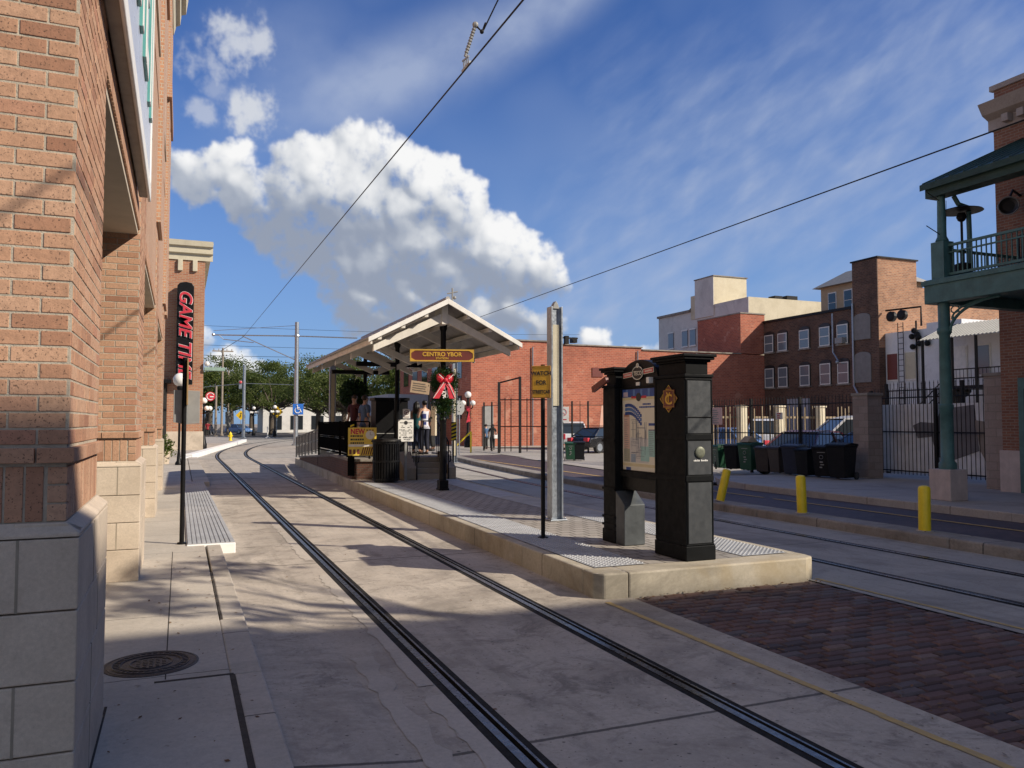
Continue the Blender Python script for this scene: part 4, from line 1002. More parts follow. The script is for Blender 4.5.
for y0 in(-4,0.5,5.0):
    m=MB(); m.box(17.56,17.61,y0,y0+1.6,5.2,7.4); w=m.build('window',GLASS,BB); m=MB(); m.box(17.53,17.6,y0-.05,y0+1.65,5.1,5.2); m.box(17.54,17.6,y0+.77,y0+.83,5.2,7.4); m.build('frame',DGREEN,w)
m=MB(); m.box(18.5,27,.4,10.5,9.56,12.2); m.box(18.4,27.1,.3,10.6,12.2,12.35); m.build('rooftop_shade_block',RBB,BB)  # unseen rooftop block added to shade the platform and stairs
# balcony (part of the building)
BX=14.5; BY=12.1
m=MB(); m.box(BX-.05,17.59,-7,BY,4.45,4.62); m.box(BX-.06,BX+.25,-7,BY+.05,4.22,4.72); m.box(BX-.1,BX+.3,-7,BY+.09,4.6,4.7); m.box(BX+.251,17.59,BY-.2,BY+.04,4.22,4.44)
for y in range(-6,12,2): m.box(BX+.26,17.58,y,y+.12,4.2,4.449)
bal=m.build('balcony_deck',GREENP,BB,.008)
m=MB()
for y in(11.86,8.0-2.2,.0,-5.5):
    m=MB(); m.box(BX+.0,BX+.3,y-.15,y+.15,4.72,5.5); m.lathe([(.11,5.5),(.13,5.53),(.09,5.62),(.075,6.5),(.10,6.55),(.12,6.62)],(BX+.15,y,0),14)
    m.lathe([(.17,.78),(.17,.9),(.13,.95),(.125,2.0),(.14,2.02),(.14,2.1),(.12,2.12),(.105,3.55),(.14,3.6),(.14,3.68),(.115,3.72),(.115,4.22)],(BX+.15,y,0),16)
    m.build('column',GREENP,bal,0,'auto')
m=MB()
for y in(11.86,5.8,.0,-5.5): m=MB(); m.box(BX-.10,BX+.40,y-.25,y+.25,.15,.78); m.build('column_base',PINKC,BB,.015)
m=MB(); 
for z in(4.78,5.38): m.box(BX+.12,BX+.18,-7,11.7,z,z+.05)
m.box(BX+.13,BX+.17,-7,11.7,5.24,5.27)
y=11.6
while y>6: m.box(BX+.14,BX+.16,y,y+.02,4.8,5.4); y-=.105
for cy_ in(9.4,): m.tube([(BX+.15,cy_+.2*math.cos(a*PI/12),5.08+.2*math.sin(a*PI/12)) for a in range(24)],.015,5,closed=True); [m.cyl((BX+.15,cy_,5.08),(BX+.15,cy_+.2*math.cos(k*PI/3),5.08+.2*math.sin(k*PI/3)),.012,n=5) for k in range(6)]
m.box(BX+.3,17.5,11.95,11.99,5.36,5.42); m.box(BX+.3,17.5,11.95,11.99,4.78,4.82)
x=BX+.4
while x<17.4: m.box(x,x+.02,11.96,11.98,4.8,5.4); x+=.105
m.build('railing',GREENP,bal)
m=MB()                                                               # curved bracket below the beam
for sy,y0 in((-1,11.72),):
    pts=[(BX+.15,y0+sy*(.0+1.1*(1-math.cos(a*PI/20))),3.62+.58*math.sin(a*PI/20)) for a in range(11)]
    m.tube(pts,.03,6); pts2=[(BX+.15,y0+sy*(.04+.85*(1-math.cos(a*PI/20))),3.86+.33*math.sin(a*PI/20)) for a in range(11)]; m.tube(pts2,.018,6)
    for k in(2,4,6,8): m.cyl(pts[k],pts2[k],.014,n=5)
    m.tube([(BX+.15,y0+sy*.12+sy*.09*math.cos(a*PI/8),4.06+.07*math.sin(a*PI/8)) for a in range(16)],.014,5,closed=True)
m.build('bracket',GREENP,bal)
m=MB(); m._add([(BX-.12,-7,6.62),(BX-.12,BY+.05,6.62),(17.59,BY+.05,8.05),(17.59,-7,8.05),(BX-.12,-7,6.75),(BX-.12,BY+.05,6.75),(17.59,BY+.05,8.18),(17.59,-7,8.18)],[(3,2,1,0),(4,5,6,7),(0,1,5,4),(1,2,6,5),(2,3,7,6),(3,0,4,7)])
y=-6.8
while y<BY: m.tube([(BX-.11,y,6.76),(17.58,y,8.19)],.02,5); y+=.32
m.box(BX-.02,BX+.32,-7,BY,6.46,6.70); m.build('canopy_roof',DGREEN,bal)
m=MB(); m.tube([(BX+.45,11.8,6.5),(BX+.52,11.75,6.32),(BX+.75,11.7,6.28),(BX+.78,11.7,4.7)],.05,8); m.build('downpipe',GREENP,bal)
m=MB(); m.tube([(BX-.6,11.6,6.42),(BX+.1,11.86,6.38)],.01,5); m.tube([(BX-.6,11.6,5.72),(BX+.1,11.86,5.66)],.01,5); m.tube([(BX+.3,11.86,6.4),(BX+.3,11.88,5.6)],.006,4); m.build('flag_rod',IRON,bal)
hd=thing('wall_dish','dark round dish with a pale rim on the brick wall above the balcony','dish',(17.5,12.35,6.5))
Mh=Matrix.Translation((17.2,12.2,6.62))@Matrix.Rotation(-1.05,4,'Z')@Matrix.Rotation(PI/2,4,'X')
m=MB(); m.lathe([(.19,0),(.20,.05),(.17,.03),(.05,-.04)],(0,0,0),24,M=Mh); o=m.build('dish',INK,hd,0,'auto'); m=MB(); m.tube([Mh@Vector((.2*math.cos(a*PI/14),.2*math.sin(a*PI/14),.04)) for a in range(28)],.018,5,closed=True); m.build('rim',GREYS,o)
m=MB(); m.tube([(17.6,12.2,6.9),(17.35,12.2,7.0),(17.2,12.2,6.75)],.03,6); m.build('arm',INK,hd)
ht=thing('patio_heater','tall patio heater with wide round top on the green balcony','patio heater',(15.1,11.75,4.62))
m=MB(); m.lathe([(.16,4.62),(.16,5.05),(.025,5.1),(.025,5.95),(.07,5.98),(.10,6.05),(.07,6.14)],(15.1,11.75,0),14); m.build('burner_post',IRON,ht,0,'auto'); m=MB(); m.lathe([(.42,6.17),(.40,6.19),(.12,6.27),(.03,6.29)],(15.1,11.75,0),24); m.build('reflector',IRON,ht,0,'auto')
def patio_chair(first,loc,rz,label):
    t=thing('patio_chair',label,'chair',loc,'patio chairs on the green balcony',rz)
    m=MB(); m.box(-.22,.22,-.22,.22,.43,.47); m.build('seat',IRON,t,local=True); m=MB()
    for k in range(5): m.box(-.2+k*.09,-.17+k*.09,.2,.22,.47,.9)
    m.box(-.22,.22,.195,.225,.88,.93); m.build('backrest',IRON,t,local=True)
    for a in(-.2,.2):
        for b in(-.2,.2): m=MB(); m.cyl((a,b,0),(a,b,.43),.014,n=6); m.build('leg',IRON,t,local=True)
patio_chair(1,(15.9,10.75,4.63),1.2,'dark patio chair beside the patio heater on the balcony'); patio_chair(0,(16.8,9.9,4.63),-1.4,'dark patio chair on the far side of the balcony table')
pt=thing('patio_table','dark round patio table between chairs on the balcony','table',(16.3,10.3,4.62)); m=MB(); m.lathe([(.42,5.33),(.42,5.36)],(16.3,10.3,0),20); m.build('tabletop',IRON,pt); m=MB(); m.lathe([(.25,4.62),(.04,4.68),(.03,5.33)],(16.3,10.3,0),12); m.build('pedestal',IRON,pt)

# fences and pillars on the right
def pillar(x,y,w,h,label,m_):
    t=thing('brick_pillar',label,'pillar',(x,y,.15)); m=MB(); m.box(x-w/2,x+w/2,y-w/2,y+w/2,.15,h); m.build('shaft',m_,t,.01); m=MB(); m.box(x-w/2-.03,x+w/2+.03,y-w/2-.03,y+w/2+.03,h,h+.08); m.build('cap',MEDC,t,.01)
BLOCK=brick('pale_block',(.40,.33,.29),(.32,.25,.215),(.28,.24,.2),.4,.2,.01,dirt=.4)
pillar(18.2,13.25,.5,2.85,'pale block pillar between the gate and the balcony building',BLOCK)
pillar(18.25,17.35,.55,2.5,'weathered block pillar at the end of the row of bins',BLOCK)
def iron_fence(name,label,cat,x0,y0,x1,y1,z0,z1,gap,back=None,posts=3,mt=IRON,pw=.011):
    t=thing(name,label,cat,(x0,y0,z0)); d=Vector((x1-x0,y1-y0,0)); L=d.length; d/=L; m=MB(); k=int(L/gap)
    for i in range(k+1):
        p=Vector((x0,y0,0))+d*(L*i/k); h=z1
        m.cyl((p.x,p.y,z0+.05),(p.x,p.y,h),pw,n=5); m.cyl((p.x,p.y,h),(p.x,p.y,h+.1),pw*1.5,.001,n=5)
    m.build('picket',mt,t); m=MB()
    for z in(z0+.15,(z0+z1)/2+.05,z1-.18): m.tube([(x0,y0,z),(x1,y1,z)],.02,6)
    m.build('rail',mt,t)
    for i in range(posts+1):
        m=MB(); p=Vector((x0,y0,0))+d*(L*i/posts); m.box(p.x-.04,p.x+.04,p.y-.04,p.y+.04,.0,z1+.05); m.build('post',mt,t)
    return t
g=iron_fence('iron_gate','black iron sliding gate backed with patched white panels','gate',18.95,13.5,18.95,17.85,.22,2.62,.125,posts=2)
m=MB(); m.box(19.06,19.09,13.5,17.9,.32,2.25); b=m.build('backing_panel',mat('white_privacy_panel',(.84,.85,.87),.7,0,.2,2,.05,40,streak=.3),g)
m=MB(); m.prism([(15.9,1.35),(16.35,1.3),(16.5,1.65),(16.25,1.75),(15.75,1.72),(15.6,2.1),(14.6,2.2),(14.5,1.0),(15.2,.75),(15.75,.8)],'x',19.045,19.059); m.prism([(14.6,1.8),(14.45,1.0),(14.2,.55),(13.55,.5),(13.52,1.65)],'x',19.035,19.0585,1)
m.build('patch',[mat('grey_patch',(.20,.19,.20),.8,0,.15,3),mat('tan_patch',(.34,.29,.25),.8,0,.2,3)],b)
iron_fence('iron_fence','black iron picket fence behind the row of wheelie bins','fence',18.25,17.7,18.25,29.5,.15,2.5,.14,posts=5)
iron_fence('iron_fence','low black iron fence section on top of the white wall behind the gate','fence',20.6,13.5,20.6,18.8,.4,2.9,.14,posts=2)
# tan picket fence with cream posts inside the lot
tf=thing('picket_fence','tan picket fence with cream square posts inside the parking lot','fence',(20,26,0))
m=MB(); q=random.Random(3); x=18.8
while x<33:
    m.box(x,x+.032,26.1,26.13,.25,2.35+q.uniform(-.06,.08)) if q.random()<.8 else None; x+=.2
m.build('picket',TAN,tf); m=MB(); m.box(18.8,33,26.14,26.18,.6,.68); m.box(18.8,33,26.14,26.18,1.9,1.98); m.build('rail',TAN,tf)
for x in(20.7,22.6,24.75,26.9,29.1): m=MB(); m.box(x-.15,x+.15,25.85,26.15,0,2.35); m.box(x-.18,x+.18,25.82,26.18,2.35,2.42); m.build('post',CPOST,tf,.01)
# wheelie bins
def wheelie(mt,label,mark=0):
    t=proto('wheelie_bin',label,'wheelie bin','wheelie bins lined up along the iron fence')
    m=MB(); m._add([(-.24,-.27,.06),(.24,-.27,.06),(.24,.24,.06),(-.24,.24,.06),(-.29,-.36,.95),(.29,-.36,.95),(.29,.32,.95),(-.29,.32,.95)],[(3,2,1,0),(4,5,6,7),(0,1,5,4),(1,2,6,5),(2,3,7,6),(3,0,4,7)])
    m.box(-.31,.31,-.38,.33,.92,.97); m.build('body',mt,t,.02,local=True)
    m=MB(); m.prism([(-.40,.975),(.36,.975),(.34,1.03),(0,1.07),(-.36,1.02)],'x',-.32,.32); m.tube([(-.24,.40,.98),(.24,.40,.98)],.02,6); m.box(-.26,-.2,.3,.42,.95,1.0); m.box(.2,.26,.3,.42,.95,1.0); m.build('lid',mt,t,.012,local=True)
    for sx in(-1,1): m=MB(); m.cyl((sx*.26,.26,.11),(sx*.31,.26,.11),.11,n=14); m.build('wheel',INK,t,local=True)
    m=MB(); m.tube([(.06*math.cos(a*PI/8),-.345,.68+.06*math.sin(a*PI/8)) for a in range(16)],.008,4,closed=True); m.box(-.05,.05,-.335,-.325,.50,.54); m.box(-.03,.08,-.33,-.315,.42,.45); m.box(-.06,.02,-.322,-.31,.33,.37); m.box(-.13,.13,-.352,-.345,.82,.84)
    if mark: m.build('marking',GREYS,t,local=True)
    return t
pg=wheelie(BING,'',1); pn=wheelie(BINN,''); pb=wheelie(BINB,''); pbm=wheelie(BINB,'',1); pbr=wheelie(BINBR,'')
bins=[(722,pg,'green wheelie bin nearest the map kiosk, leftmost of the bins',-.2),(735,pb,'black wheelie bin squeezed between the two green bins',.1),(749,pg,'green wheelie bin with a box on its lid',0),(766,pbr,'brown wheelie bin next to the boxed green bin',.1),(779,pbr,'brown wheelie bin left of the navy bin',-.1),(794,pn,'navy wheelie bin in the middle of the row',.05),(808,pb,'black wheelie bin right of the navy bin',-.05),(824,pbm,'black wheelie bin with white scribbled marking',.1),(843,pb,'large black wheelie bin beside the block pillar',0)]
seen=set()
def gY(u,X): return X/math.tan(R(22.5157)+math.atan((u-512)/800))
for u,p_,lab,dr in bins:
    y=gY(u,17.15); place(p_,p_ not in seen,(17.15+rnd.uniform(-.08,.08),y,.15),-PI/2+dr*2+.25,lab,(.83+.07*math.sin(u)) if u<840 else .96); seen.add(p_)
cbx=thing('cardboard_box','open cardboard box resting on the green bin lid','box',(17.1,gY(749,17.15),1.12)); y=gY(749,17.15)
m=MB(); m._add([(16.9,y-.2,1.10),(17.35,y-.2,1.10),(17.35,y+.2,1.10),(16.9,y+.2,1.10),(17.1,y-.18,1.29),(17.15,y-.18,1.29),(17.15,y+.18,1.29),(17.1,y+.18,1.29)],[(0,1,5,4),(1,2,6,5),(2,3,7,6),(3,0,4,7),(4,5,6,7),(3,2,1,0)]); m.build('flap',TAN,cbx)
# small signs on the fence
def plate(x,y,z,w,h,rz,label,mt,ink,post=None,name='sign',txt=None):
    t=thing(name,label,'sign',(x,y,post if post is not None else z)); Mp=Matrix.Translation((x,y,z))@Matrix.Rotation(rz,4,'Z')
    m=MB(); m.box(-w/2,w/2,-.006,.0,-h/2,h/2,M=Mp); o=m.build('sign_plate',mt,t,.003)
    m=MB()
    if txt=='np': m.tube([Mp@Vector((w*.3*math.cos(a*PI/10),-.008,h*.14+w*.3*math.sin(a*PI/10))) for a in range(20)],.012,5,closed=True); m.tube([Mp@Vector((-w*.2,-.008,h*.14+w*.2)),Mp@Vector((w*.2,-.008,h*.14-w*.2))],.012,5); m.box(-w*.3,w*.3,-.009,-.007,-h*.35,-h*.28,M=Mp)
    else:
        q=random.Random(int(x*10)); zz=h*.34
        while zz>-h*.4: m.box(-w*.3,w*.3*q.uniform(.2,1),-.009,-.007,zz-.02,zz+.015,M=Mp); zz-=.07
    m.build('printed_mark',ink,o)
    if post is not None: m=MB(); m.cyl((x+.01,y+.03,post),(x+.01,y+.03,z+h/2+.1),.03,n=8); m.build('post',IRON,t)
    return t
PINKS=mat('faded_pink_sign',(.62,.42,.42),.5,0,.1,6)
plate(16.9,22.6,1.95,.42,.58,-.69,'faded pink parking sign on a pole behind the green bins',PINKS,GREYS,.15,'parking_sign')
plate(18.15,20.9,1.95,.22,.22,-.75,'small red and white notice on the iron fence above the bins',WHITE,REDP,None,'fence_notice')
plate(18.15,24.2,1.8,.2,.2,-.7,'little white and orange notice on the fence near the cream post',WHITE,REDP,None,'fence_notice')
# ------------------------------------------------------------------ background buildings
RW=thing('warehouse','long red brick warehouse behind the fenced yard','building',(19.2,54,0))
m=MB(); m.box(19.2,26.2,54,74,0,7.72); m.box(26.2,33.4,54,74,0,7.55); m.box(33.4,45.5,54,74,0,7.38); m.build('wall',REDB,RW)
m=MB(); m.box(43.0,45.5,54.01,60,7.45,10.8); m.build('tower',REDB,RW)
m=MB(); m.box(19.15,26.25,53.9,54.3,7.72,7.82); m.box(26.251,33.45,53.9,54.3,7.55,7.64); m.box(33.451,42.99,53.9,54.3,7.38,7.47); m.box(19.15,19.5,54.301,74,7.72,7.82); m.box(42.95,45.55,53.95,54.25,10.8,10.9); m.box(42.95,43.25,54.25,60,10.8,10.9); m.build('coping',MEDC,RW)
for y in range(56,73,3):
    for z in(2.0,5.0):
        m=MB(); m.box(19.15,19.22,y,y+1.5,z,z+1.7); m.build('window',GLASSB if (y+int(z))%2 else GLASS,RW)
m=MB(); m.box(20.1,20.9,53.93,54,0,2.9); m.build('door',GREYS,RW)
for x in(24.0,33.0,38.5): m=MB(); m.tube([(x,53.9,0),(x,53.9,7.3)],.05,6); m.build('downpipe',STEEL,RW)
for x,z in((29,5.2),(36.5,4.6),(31,2.2)): m=MB(); m.box(x,x+.9,53.94,54,z,z+.7); m.build('vent',MAROON,RW)
m=MB(); m.prism([(29.5,.2),(33.8,.2),(33.5,3.2),(31.5,3.6),(29.8,3.0)],'y',53.985,53.999); m.build('whitewash_patch',mat('whitewash',(.56,.30,.22),.9,0,.35,1.5,col2=(.62,.42,.34)),RW)
m=MB(); m.box(26.5,26.8,53.5,53.8,7.6,8.2); m.box(26,27.6,53.6,53.7,8.0,8.1); m.box(27.3,27.7,53.9,54.4,7.75,8.15); m.build('roof_unit',IRON,RW)
BRN=thing('tenement','dark brown brick tenement with arched windows behind the lot','building',(45.4,42,0))
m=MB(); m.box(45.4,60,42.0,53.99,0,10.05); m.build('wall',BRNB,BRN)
m=MB(); m.box(45.45,49.2,42.01,44.3,9.9,13.4); m.box(49.2,62,42.005,44,9.9,11.5); m.box(45.42,62,41.99,42.3,7,10.1); m.build('tower',ORGB,BRN); m=MB(); m.box(45.38,45.449,42.012,44.29,10.0,13.39); m.build('tower_shade_side',BRNB,BRN)  # darker brick skin on the tower's left face stands in for its shade
m=MB(); m.box(45.3,45.7,44.4,54,10.05,10.25); m.box(45.3,49.3,41.9,44.4,13.4,13.5); m.build('coping',IRON,BRN)
def arch(yc,z0,z1,w,boards=False):
    y0,y1=yc-w/2,yc+w/2; pts=[(y0,z0),(y1,z0),(y1,z1)]+[(yc+w/2*math.cos(a*PI/8),z1+.30*math.sin(a*PI/8)) for a in range(1,8)]+[(y0,z1)]
    m=MB(); m.prism(pts,'x',45.33,45.405); 
    if boards: m.build('window',BOARD,BRN); return
    w_=m.build('window',INK,BRN); m=MB()
    for a,b,c,d in((y0+.05,y0+.11,z0,z1),(y1-.11,y1-.05,z0,z1),(y0+.11,y1-.11,z0,z0+.07),(y0+.11,y1-.11,(z0+z1)/2-.03,(z0+z1)/2+.03),(y0+.11,y1-.11,z1-.07,z1)): m.box(45.28,45.33,a,b,c,d)
    m.build('frame',WHITE,w_); m=MB(); m.box(45.3,45.32,y0+.111,y1-.111,(z0+z1)/2+.03,z1-.07); m.build('pane',BLIND if (yc*3)%2<1 else GLASSB,w_)
    m=MB(); m.box(45.3,45.325,y0+.111,y1-.111,z0+.07,(z0+z1)/2-.03); m.build('pane',GLASSB,w_)
    m=MB(); m.box(45.25,45.4,y0-.05,y1+.05,z0-.12,z0-.001); m.build('sill',MEDC,w_)
def YU(u,X=45.4): return gY(u,X)
for u in(770.5,784,806,826.5,844.5):
    yc=YU(u); w=1.15
    arch(yc,7.55,9.0,w); arch(yc,4.6,6.2,w)
for z0,z1 in((7.7,9.3),(4.6,6.5)): arch(YU(864),z0,z1,1.5,True)
m=MB(); m.box(44.9,45.35,YU(844.5)-.35,YU(844.5)+.35,7.56,8.0); m.build('air_conditioner',GREYS,BRN,.02)
m=MB(); y=YU(855.5); m.tube([(45.28,y,10.4),(45.28,y,4.4),(44.6,YU(879),1.9)],.07,6); y=YU(836); m.tube([(45.2,y,9.9),(45.2,y,7.0),(45.1,y-.6,6.3)],.06,6); m.ball((45,y-.6,6.2),.14,8,6); m.build('pipe',STEEL,BRN)
m=MB(); m.box(45.3,45.4,YU(810),YU(788),.0,3.6); m.build('lower_panel',mat('pale_blue_shutter',(.36,.39,.45),.7,0,.2,3),BRN)
PH=thing('penthouse','small tan rooftop room with a hipped roof above the brown tenement','rooftop room',(50,46.5,10))
m=MB(); m.box(49.4,55,46.4,51.6,9.9,12.9); m.build('wall',mat('tan_stucco',(.50,.37,.23),.85,0,.12,3),PH)
m=MB(); m._add([(48.9,45.9,12.9),(55.5,45.9,12.9),(55.5,52.1,12.9),(48.9,52.1,12.9),(50.8,47.8,14.2),(53.6,47.8,14.2),(53.6,50.2,14.2),(50.8,50.2,14.2)],[(0,1,5,4),(1,2,6,5),(2,3,7,6),(3,0,4,7),(4,5,6,7),(3,2,1,0)]); m.build('roof',mat('pale_shingle',(.34,.33,.31),.8,0,.2,4),PH)
for y in(47.0,48.6,50.3):
    m=MB(); m.box(49.33,49.4,y-.45,y+.45,10.6,12.4); w=m.build('window',WHITE,PH); m=MB(); m.box(49.3,49.33,y-.37,y+.37,10.7,11.5); m.box(49.3,49.33,y-.37,y+.37,11.56,12.3); m.build('pane',GLASS,w)
m=MB(); m.box(49.8,52,46.33,46.4,10.6,12.4); w=m.build('window',WHITE,PH); m=MB(); m.box(49.9,51.9,46.3,46.33,10.7,12.3); m.build('pane',GLASSB,w)
WB=thing('white_annex','white painted brick annex with an outside stair and awning','building',(46,33.5,0))
m=MB(); m.box(46,58,30,41.98,0,8.0); m.box(46.02,58,36.0,38.6,8.0,8.35); m.build('wall',WHITEB,WB)
def YW(u): return gY(u,46)
for u,mt in((894,MAROON),(912,CREAMB),(962,WHITE),(985,GLASSB)):
    y=YW(u); m=MB(); m.box(45.93,46,y-.5,y+.5,4.6,6.6); w=m.build('window',WHITE,WB); m=MB(); m.box(45.9,45.93,y-.42,y+.42,4.7,6.5); m.build('pane',mt,w)
m=MB(); y=YW(897); 
for dy in(-.22,.22): m.tube([(45.8,y+dy-.6,2.5),(45.8,y+dy-.6,8.6)],.03,5)
for k in range(16): m.tube([(45.8,y-.82,2.6+k*.38),(45.8,y-.38,2.6+k*.38)],.02,4)
m.build('ladder',IRON,WB)
m=MB(); y=YW(919.5); m.tube([(45.85,y,1.5),(45.85,y,8.6)],.06,6); q=random.Random(5)
for k in range(9): m.ball((45.8,y+q.uniform(-.9,.4),7.3+q.uniform(-.6,.7)),.2,7,5)
m.build('cable_stack',IRON,WB)
m=MB(); 
for dy in(0,.9): m.lathe([(.36,0),(.36,.25),(.2,.3)],(0,0,0),16,M=Matrix.Translation((45.9,41.2-dy,9.1))@Matrix.Rotation(-PI/2,4,'Y'))
m.tube([(45.9,41.8,9.6),(45.9,38.9,9.5),(45.9,38.9,8.2)],.07,6); m.build('fan_unit',IRON,WB)
aw=thing('stair_awning','white corrugated awning over black outside stairs by the white annex','awning',(43,33,0))
m=MB(); m._add([(43.4,28.5,6.9),(43.4,37.0,6.9),(45.99,37.0,8.0),(45.99,28.5,8.0)],[(0,1,2,3)])
for k in range(34): y=28.5+k*.255; m.tube([(43.4,y,6.93),(45.98,y,8.03)],.05,5)
m.build('canopy',GREYS,aw)
m=MB(); m.box(43.6,45.9,28.5,34.8,3.75,3.95); m.prism([(34.8,3.95),(38.4,1.0),(38.4,.75),(34.8,3.6)],'x',43.8,45.2)
for k in range(12): m.box(43.8,45.2,34.8+k*.3,35.1+k*.3,3.7-k*.245,3.74-k*.245)
m.build('stair_flight',IRON,aw)
for y in(28.6,31,33.2,34.8,36.9): m=MB(); m.cyl((43.6,y,0),(43.6,y,6.95),.09,n=8); m.build('post',IRON,aw)
m=MB()
for z in(4.4,4.95): m.tube([(43.65,28.5,z),(43.65,34.8,z),(43.8,38.4,z-2.95)],.04,5)
y=28.6
while y<34.8: m.cyl((43.65,y,3.9),(43.65,y,4.95),.02,n=4); y+=.25
m.build('railing',IRON,aw)
WH=thing('stucco_block','tall white and cream stucco block rising behind the red warehouse','building',(52,69,0))
m=MB(); m.box(52,66,70.01,80.2,0,13.9); m.build('wall',WHITEB2,WH); m=MB(); m.box(52.0,66,64,70,0,14.2); m.build('wing',CREAMB,WH); m=MB(); m.box(51.86,51.899,69.5,72.8,13,17.19); m.box(51.96,51.999,64,69.99,8,14.19); m.build('shade_side',WHITEB2,WH)  # white skins imitate cool shade on the left faces, cream the warm sun
m=MB(); m.box(51.9,56.2,69.5,72.8,13,17.2); m.box(51.95,53,72.81,73.7,13,15.6); m.build('tower',CREAMB,WH)
m=MB(); m.box(51.8,52.2,73.8,80.3,13.9,14.15); m.box(51.8,56.3,69.4,72.9,17.2,17.3); m.build('coping',MEDC,WH)
for u in(672,686,694): y=gY(u,52); m=MB(); m.box(51.9,52,y-.5,y+.5,10.2,11.9); w=m.build('window',BLUE if 0 else GLASSB,WH); m=MB(); m.box(51.85,51.9,y-.6,y+.6,10.05,10.2); m.box(51.85,51.9,y-.6,y+.6,11.9,12.05); m.build('sill',WHITE,w)
m=MB(); m.ball((54,76,14.3),.6,10,8); m.build('roof_vent',IRON,WH); m=MB(); m.box(57,58,66,67,14.2,14.9); m.build('roof_unit',IRON,WH); m=MB(); m.box(58.6,60,66,67,14.2,15.0); m.build('roof_unit',IRON,WH)
# yard structures in front of the red warehouse
yf=thing('yard_gate_frame','tall black steel gate frame in front of the red warehouse','gate',(21,46,0))
def YD(u,d): a=R(22.5157)+math.atan((u-512)/800); return (d*math.sin(a)/math.cos(a-R(22.5157)),d*math.cos(a)/math.cos(a-R(22.5157)))
m=MB()
A=[YD(u,45) for u in(499,520,541,561)]
for (x,y),h in zip(A,(4.0,4.3,0,4.3)):
    if h: m=MB(); m.box(x-.06,x+.06,y-.06,y+.06,0,h); m.build('post',IRON,yf)
m=MB(); m.tube([(*A[0],3.95),(*A[1],4.25)],.05,6); m.build('top_bar',IRON,yf)
m=MB(); 
for u in(505,511,527): x,y=YD(u,45); m.cyl((x,y,.1),(x,y,3.1),.03,n=6)
for z in(.3,1.5,3.0): m.tube([(*A[0],z),(*A[3],z)],.03,5)
m.build('rail',IRON,yf)
x0,y0=YD(556,46); x1,y1=YD(604,46)
iron_fence('yard_fence','thin black wire yard fence before the red warehouse','fence',x0,y0,x1,y1,.05,2.9,1.1,posts=3,pw=.02)
x0,y0=YD(484,49); x1,y1=YD(500,47)
iron_fence('yard_fence','short black yard fence section left of the gate frame','fence',x0,y0,x1,y1,.05,2.9,.9,posts=2,pw=.02)
x,y=YD(563,38); plate(x,y,2.1,.55,.75,-.4,'no parking sign on a thin pole right of the tall steel column',WHITE,REDP,.02,'parking_sign',txt='np')
for i,(u,p_,lab) in enumerate(((570,pg,'green wheelie bin beside the white car in the sunny yard'),(579,pb,'black wheelie bin beside the white car in the sunny yard'))):
    x,y=YD(u,36); place(p_,False,(x,y,.02),-.4,lab)
# street lamp with globes
def lamp_cluster(loc,label,first=True):
    t=thing('street_lamp',label,'street lamp',loc,'black lamps with white globes'); m=MB()
    m.lathe([(.24,0),(.24,.35),(.2,.42),(.13,.9),(.09,1.0),(.065,2.5),(.09,2.6),(.06,3.15),(.12,3.22)],(0,0,0),14)
    for k in range(4):
        a=k*PI/2+.4; e=Vector((math.cos(a),math.sin(a),0)); m.tube([Vector((0,0,2.55)),e*.22+Vector((0,0,2.5)),e*.42+Vector((0,0,2.58)),e*.44+Vector((0,0,2.72))],.03,6)
    m.build('post',BLACK,t,0,'auto',local=True)
    m=MB(); m.ball((0,0,3.42),.22,16,12); m.build('globe',GLOBE,t,0,True,local=True)
    for k in range(4):
        a=k*PI/2+.4; m=MB(); m.ball((.44*math.cos(a),.44*math.sin(a),2.88),.17,14,10); m.build('globe',GLOBE,t,0,True,local=True)
    return t
x,y=YD(468,52); lc=lamp_cluster((x,y,.1),'black lamp with white globes near the red warehouse corner')
m=MB(); q=random.Random(4)
for i in range(300):
    p=Vector((q.gauss(0,.16),q.gauss(0,.16)-.05,2.1+q.gauss(0,.25))); d=Vector((q.gauss(0,1),q.gauss(0,1),q.gauss(0,1))).normalized()*.08; m._add([p-d*.3,p+d,p+d.cross(Vector((0,0,1)))*.5],[(0,1,2)],0,q.random())
w2=thing('wreath','small green wreath with red ribbon on the distant globe lamp','wreath',(x,y,.1)); o=m.build('foliage',FIR,w2,local=True); m=MB(); m.ball((-.05,-.2,2.5),.16,8,6,(1,.5,1.2)); m.prism([(-.2,1.6),(0,2.4),(.1,1.7)],'y',-.24,-.2); m.build('bow',REDR,w2,local=True)
gl=[('globe lamp cluster left of the distant signal mast',203.5,48.6,0),]
x,y=YD(275,92); l2=copy_tree(lc); l2.location=(x,y,.05); l2['label']='black globe lamp far down the street left of the tall pole'
x,y=YD(254,100); l2=copy_tree(lc); l2.location=(x,y,.05); l2['label']='black globe lamp far down the street beside the grey signal mast'
x,y=YD(204,48.5); l2=copy_tree(lc); l2.location=(x,y-.1,.13); l2.scale=(.85,)*3; l2['label']='black globe lamp just past the brick corner building'
x,y=YD(301,90); l2=copy_tree(lc); l2.location=(x+9,y,.05); l2['label']='black globe lamp under the oak trees behind the shelter'
x,y=YD(202,50); rs=thing('round_sign','round red shop sign hung off the corner building','sign',(1.5,50.2,3.2))
